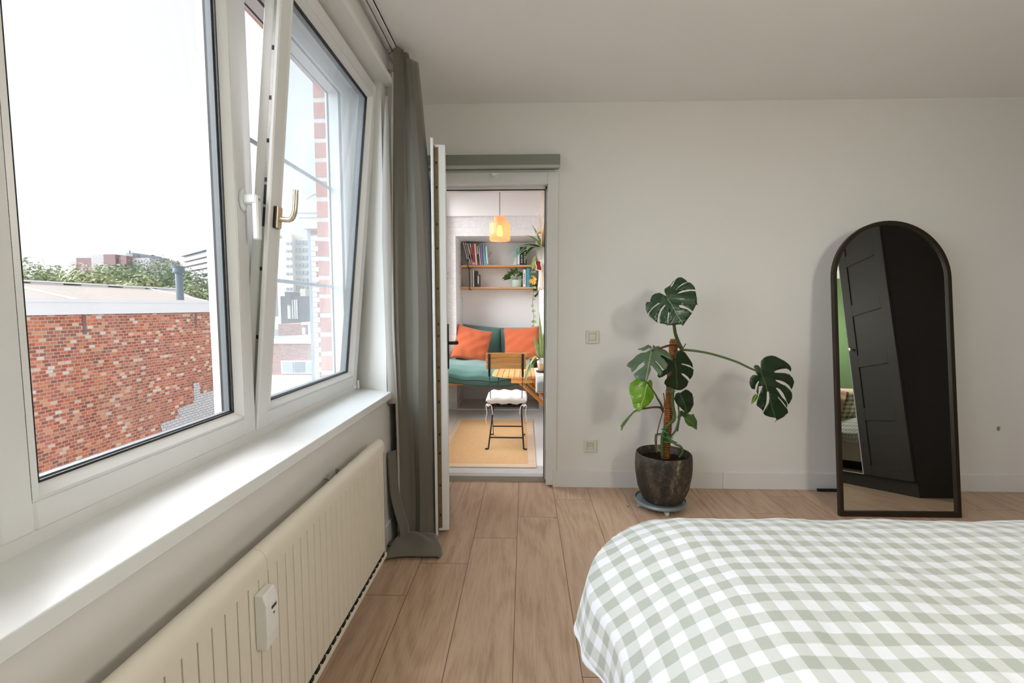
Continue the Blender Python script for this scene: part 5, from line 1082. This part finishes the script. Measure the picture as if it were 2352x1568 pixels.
# trees
def tree(px, ptop, depth, r, mat, label, n=9000, ls=.125, wide=1.0):
    d = ray(px, 706); c = EYE + Vector((d.x, d.y, 0)).normalized()*depth
    # top height from the photograph's skyline at that distance along the view axis
    fx = Vector((d.x, d.y, 0)).normalized().dot(Vector((fwd.x, fwd.y, 0)).normalized())*depth
    ztop = CAMZ + (706-ptop)/F*fx*1.0
    t = thing('tree', label, 'tree', (c.x, c.y, GZ), 'trees beyond the brick building')
    rnd = random.Random(int(px*7)); b = B(); blobs = []
    for i in range(16):
        a = rnd.uniform(0, 2*PI); rr = rnd.uniform(.1, .85)*r*wide; zz = ztop-r*.42-rnd.uniform(0, 1.2)*r*.9*(rr/(r*wide))-rnd.uniform(0, .5)*r
        blobs.append((Vector((c.x+rr*math.cos(a), c.y+rr*math.sin(a), zz)), rnd.uniform(.26, .46)*r))
    blobs.append((Vector((c.x, c.y, ztop-r*.42)), r*.42))
    for i in range(n):
        bc_, br = blobs[i % len(blobs)]; v = Vector((rnd.gauss(0, 1), rnd.gauss(0, 1), rnd.gauss(0, 1))).normalized()
        p = bc_ + v*br*rnd.uniform(.55, 1.06); s_ = ls*rnd.uniform(.6, 1.3); nn = (v+Vector((rnd.uniform(-.7, .7), rnd.uniform(-.7, .7), rnd.uniform(-.2, 1)))).normalized()
        u = nn.orthogonal().normalized(); u = Matrix.Rotation(rnd.uniform(0, 6.28), 3, nn) @ u; w = nn.cross(u)
        b.add([p-u*s_, p-w*s_*.45, p+u*s_, p+w*s_*.45], [(0, 1, 2, 3)], [(9, 9)]*4)
    b.build('crown', mat, t)
    b = B(); b.tube([(c.x, c.y, GZ), (c.x+.2, c.y, ztop-r*2), (c.x, c.y+.1, ztop-r*.8)], [.4, .28, .08], 8)
    for bl, br in blobs[:9]: b.tube(spline([(c.x, c.y, ztop-r*2), (c.x+(bl.x-c.x)*.4, c.y+(bl.y-c.y)*.4, (ztop-r*2)*.5+bl.z*.5), bl], 3), .07, 5)
    b.build('trunk', MT['bark'], t)
tree(80, 594, 33, 3.0, LG['tree_a'], 'pale green tree at far left of the window view'); tree(125, 612, 36, 2.6, LG['tree_c'], 'olive tree just right of the leftmost one')
tree(25, 600, 34, 3.0, LG['tree_c'], 'tree half hidden by the left window stile')
tree(160, 636, 34, 2.6, LG['tree_b'], 'low dark tree in the skyline gap'); tree(205, 606, 31, 2.6, LG['tree_c'], 'olive tree below the brown and white block'); tree(255, 604, 34, 2.4, LG['tree_a'], 'bushy tree in front of the brown and white block')
tree(300, 600, 38, 2.6, LG['tree_b'], 'green tree at right end of the brown and white block'); tree(330, 625, 30, 2.2, LG['tree_c'], 'low olive tree left of the flue pipe'); tree(372, 590, 42, 3.3, LG['tree_b'], 'tallest dark tree behind the flue pipe')
tree(405, 600, 46, 2.8, LG['tree_b'], 'dark tree before balcony block, above flue cap'); tree(450, 614, 38, 3.0, LG['tree_b'], 'dark green tree right of the flue pipe'); tree(430, 645, 30, 2.0, LG['tree_a'], 'small pale tree close to right of the flue pipe'); tree(520, 622, 42, 3.0, LG['tree_b'], 'tree behind the right stile of the closed sash'); tree(285, 640, 28, 2.0, LG['tree_c'], 'low pale shrubby tree along the roof edge', 4000)
# far blocks: helper places a box whose faces carry window rows
def vat(px, py, D):
    d = ray(px, py); return EYE + d*(D/d.dot(Vector((fwd.x, fwd.y, 0)).normalized()))
bA = thing('apartment_block', 'distant brown and white apartment block above the trees', 'building', tuple(vat(255, 690, 120)))
def slab(parent, pxs, pys, D, depth, mat, name='wall'):
    a, c = vat(pxs[0], pys[1], D), vat(pxs[1], pys[1], D); h = vat(pxs[0], pys[0], D).z
    dr = Vector((fwd.x, fwd.y, 0)).normalized()*depth; b = B(); z0 = a.z
    b.prism([Vector((a.x, a.y, z0)), Vector((c.x, c.y, z0)), Vector((c.x, c.y, z0))+dr, Vector((a.x, a.y, z0))+dr], (0, 0, h-z0)); return b.build(name, mat, parent)
for xs, ys, dd, m, nm in (((167, 350), (600, 700), 0, 'blockwhite', 'wall'), ((178, 211), (592, 640), -1, 'brownclad', 'brown_tower'), ((212, 250), (586, 640), -2, 'blockwhite', 'white_tower'), ((228, 262), (585, 640), 2, 'blueroof', 'roof_box'), ((239, 266), (584, 612), -3, 'brownclad', 'brown_tower'), ((267, 279), (590, 640), -2, 'blockwhite', 'white_tower'), ((279, 292), (587, 620), -3.2, 'brownclad', 'brown_tower'), ((262, 326), (585, 600), 3, 'blueroof', 'roof_box'), ((291, 305), (580, 600), 1, 'blueroof', 'stair_head'), ((292, 350), (592, 700), -1.5, 'blockwhite', 'side_wing'), ((350, 356), (593, 700), 2, 'brownclad', 'brown_tower')):
    slab(bA, xs, ys, 120+dd, 10, MT[m], nm)
for r0 in range(5):
    for c0_ in range(8):
        x = 296+c0_*6.6; slab(bA, (x, x+3), (597+r0*9, 601+r0*9), 118.4, .3, MT['glassdk'], 'window')
for px in (172, 187, 197, 218, 246, 272):
    for r0 in range(3): slab(bA, (px, px+3.5), (607+r0*9, 611.5+r0*9), 116.5, .3, MT['glassdk'], 'window')
b = B(); v0 = vat(168, 700, 121); b.tube([v0, vat(168, 600, 121)], .3, 6); b.tube([vat(298, 582, 121), vat(298, 575, 121)], .15, 6); b.build('mast', MT['brownclad'], bA)
# balcony block, its long side turned towards us
bB = thing('balcony_block', 'white apartment block with long balconies and flat overhanging roof', 'building', tuple(vat(500, 690, 95)))
def face(parent, pa, pb, D0, D1, yt0, yt1, yb0, yb1, depth, mat, name):
    """wall panel between two image columns whose distance changes along it"""
    q = [vat(pa, yb0, D0), vat(pb, yb1, D1), vat(pb, yt1, D1), vat(pa, yt0, D0)]
    zb, zt = (q[0].z+q[1].z)/2, (q[2].z+q[3].z)/2; dr = Vector((fwd.x, fwd.y, 0)).normalized()*depth
    A_ = [Vector((q[0].x, q[0].y, zb)), Vector((q[1].x, q[1].y, zb)), Vector((q[1].x, q[1].y, zb))+dr, Vector((q[0].x, q[0].y, zb))+dr]
    b = B(); b.prism(A_, (0, 0, zt-zb)); return b.build(name, mat, parent)
yt = lambda x, k_: 706-(706-(573+k_))*(1+ (x-413)/413*.42)
D0, D1, xa, xb = 95., 67., 425., 610.
face(bB, xa, xb, D0, D1, yt(xa, 5), yt(xb, 5), 720, 730, 8, MT['blockwhite'], 'wall')
face(bB, 413, xb, D0-2, D1-2.4, yt(413, 0), yt(xb, 0), yt(413, 5), yt(xb, 5), 11, MT['blueroof'], 'flat_roof')
for i in range(9):
    k_ = 18+i*12.5
    face(bB, 418, xb, D0-2.2, D1-2.6, yt(418, k_-6.5), yt(xb, k_-6.5), yt(418, k_), yt(xb, k_), .25, MT['balcony'], 'balcony_front')
    face(bB, 418, xb, D0-2.2, D1-2.6, yt(418, k_), yt(xb, k_), yt(418, k_+1.2), yt(xb, k_+1.2), 2.4, MT['blockwhite'], 'balcony_slab')
    for j in range(13):
        x = 428+j*13.6; face(bB, x, x+7, D0+(D1-D0)*(x-xa)/(xb-xa)-.25, D0+(D1-D0)*(x+7-xa)/(xb-xa)-.25, yt(x, k_-11), yt(x+7, k_-11), yt(x, k_-6), yt(x+7, k_-6), .2, MT['glassdk'], 'window')
# beige tower seen through the tilted pane
bT = thing('beige_tower', 'beige brick tower with window rows seen through tilted pane', 'building', tuple(vat(670, 690, 60)))
slab(bT, (640, 745), (548, 730), 60, 8, MT['beige'], 'wall'); slab(bT, (655, 676), (536, 730), 59, 8, MT['beige'], 'stair_tower')
for r0 in range(8):
    for x, w in ((680, 9), (691, 5), (698, 8), (709, 7), (720, 9)): slab(bT, (x, x+w), (552+r0*17.4, 560+r0*17.4), 59.7, .2, MT['glassdk'], 'window')
    for x in (657, 665): slab(bT, (x, x+5), (556+r0*17.4, 562+r0*17.4), 58.9, .15, MT['glassdk'], 'window')
# dark shed roof, low brick house
bS = thing('dark_clad_house', 'charcoal clad rear house below the beige tower', 'building', tuple(vat(680, 740, 34)))
slab(bS, (648, 760), (680, 790), 34, 6, MT['darkshed'], 'wall'); slab(bS, (655, 668), (670, 700), 33.8, 1.5, MT['darkshed'], 'chimney'); slab(bS, (690, 702), (663, 690), 36, 1.5, MT['beige'], 'chimney')
for x in (671, 676.5, 681): slab(bS, (x, x+2.4), (688, 732), 33.9, .1, MT['offwhite'], 'white_strip')
slab(bS, (661, 667), (700, 732), 33.85, .15, MT['offwhite'], 'door')
bR = thing('brick_house', 'pink brick house with white window band below tilted pane', 'building', tuple(vat(690, 850, 22)))
slab(bR, (600, 720), (787, 880), 22, 5, MT['brickx'], 'wall'); slab(bR, (600, 720), (782, 789), 21.9, 5.2, MT['offwhite'], 'cornice'); slab(bR, (600, 720), (862, 1000), 21.8, 5.4, MT['beige'], 'plinth_band')
slab(bR, (646, 724), (828, 858), 21.95, .3, MT['offwhite'], 'window_frame')
for x0_, x1_ in ((649, 673), (677, 699), (702, 722)): slab(bR, (x0_, x1_), (831, 855), 21.9, .1, MT['glassdk'] if x0_ == 677 else MT['balcony'], 'window')
b = B(); p = [vat(600, 784, 22.5), vat(720, 784, 22.5), vat(720, 770, 29), vat(600, 774, 29)]; b.prism(p, (0, 0, .05)); b.build('roof', MT['slate'], bR)
slab(bR, (640, 715), (744, 778), 29, 3, MT['brickx'], 'upper_storey'); slab(bR, (692, 720), (740, 746), 28.8, 3, MT['offwhite'], 'parapet'); slab(bR, (708, 720), (746, 772), 28.8, 1, MT['offwhite'], 'white_return'); slab(bR, (694, 701), (752, 768), 28.8, .2, MT['offwhite'], 'window')
# corner pier of the next facade with a white cap
pr = thing('brick_pier', 'brick corner pier with white moulded cap outside tilted pane', 'pier', (-2.4, 7.4, GZ)); q = at(712, 700, y=7.0)
B().box((q.x+.05, 7.0, GZ), (-1.15, 7.9, 2.40)).build('shaft', MT['brickx'], pr)
b = B(); z = -3.0; i = 0
while z < 2.3: b.box((q.x+.055+.0, 6.985, z), (q.x+.12+(.05 if i % 2 else 0), 7.0, z+.07)); z += .078; i += 1
b.build('quoins', MT['offwhite'], pr)
B().box((q.x-.0, 6.99, GZ), (q.x+.055, 7.9, 2.40)).build('downpipe_strip', MT['blueroof'], pr)
b = B(); b.box((q.x-.04, 6.92, 2.40), (-1.15, 7.95, 2.56)); b.box((q.x-.09, 6.87, 2.56), (-1.15, 8.0, 2.62)); b.box((q.x-.13, 6.82, 2.62), (-1.15, 8.0, 2.80)); b.build('cap', MT['offwhite'], pr)
b = B(); b.tube(spline([(q.x-.05, 7.0, 2.80), (q.x+.1, 7.0, 2.92), (q.x+.3, 7.1, 2.95)], 5), .02, 6); b.tube(spline([(q.x-.0, 7.2, 2.80), (q.x+.15, 7.1, 2.88), (q.x+.35, 7.0, 2.92)], 5), .02, 6); b.build('wire_guard', MT['steelgrey'], pr)

# ------------------------------------------------------------------ light
FILL_LAMP = 49
wd_ = bpy.data.worlds.new('sky'); bpy.context.scene.world = wd_; wd_.use_nodes = True; nt = wd_.node_tree; nt.nodes.clear()
ou = nt.nodes.new('ShaderNodeOutputWorld'); bg = nt.nodes.new('ShaderNodeBackground'); tc = nt.nodes.new('ShaderNodeTexCoord')
mp_ = nt.nodes.new('ShaderNodeMapping'); mp_.inputs['Scale'].default_value = (1.2, 1.2, 3.5); nt.links.new(tc.outputs['Generated'], mp_.inputs[0])
nz_ = nt.nodes.new('ShaderNodeTexNoise'); nz_.inputs['Scale'].default_value = 2.4; nz_.inputs['Detail'].default_value = 5; nz_.inputs['Distortion'].default_value = .4; nt.links.new(mp_.outputs[0], nz_.inputs[0])
cr_ = nt.nodes.new('ShaderNodeValToRGB'); cr_.color_ramp.elements[0].position = .35; cr_.color_ramp.elements[0].color = (.915, .935, .955, 1); cr_.color_ramp.elements[1].position = .65; cr_.color_ramp.elements[1].color = (1.03, 1.04, 1.06, 1)
nt.links.new(nz_.outputs[0], cr_.inputs[0]); nt.links.new(cr_.outputs[0], bg.inputs[0]); bg.inputs[1].default_value = 1.2; nt.links.new(bg.outputs[0], ou.inputs[0])
sun = bpy.data.lights.new('sun', 'SUN'); sun.energy = 13.4; sun.angle = math.radians(102); sun.color = (.94, .955, 1.0)
so_ = bpy.data.objects.new('sun', sun); C.objects.link(so_); so_.location = (-6, 1, 6); so_.rotation_euler = Vector((1.0, .14, -.52)).to_track_quat('-Z', 'Y').to_euler()
# globe lamp added as unseen fill, behind and to the right of the camera
lm = thing('added_fill_lamp', 'white globe fill lamp added out of view in the bedroom', 'lamp', (1.5, -.08, RZ))
B().lathe([(0, RZ-.03), (.07, RZ-.03), (.075, RZ), (0, RZ)], (1.5, -.08, 0), 24).build('canopy', MT['trim'], lm, auto=40); B().tube([(1.5, -.08, RZ-.56), (1.5, -.08, RZ-.02)], .004, 8).build('cord', MT['blackm'], lm)
b = B(); b.lathe([(.17*math.sin(PI*i/16), RZ-.72-.17*math.cos(PI*i/16)) for i in range(17)], (1.5, -.08, 0), 32); b.build('globe', emis('fill_lamp_glow', (1, .92, .85), FILL_LAMP), lm, smooth=True)
sc = bpy.context.scene
sc.view_settings.view_transform = 'Standard'; sc.view_settings.look = 'None'; sc.view_settings.gamma = 1; sc.view_settings.use_curve_mapping = False; sc.view_settings.exposure = 0.10
sc.cycles.max_bounces = 9; sc.cycles.diffuse_bounces = 5; sc.cycles.adaptive_threshold = .02; sc.cycles.transparent_max_bounces = 24
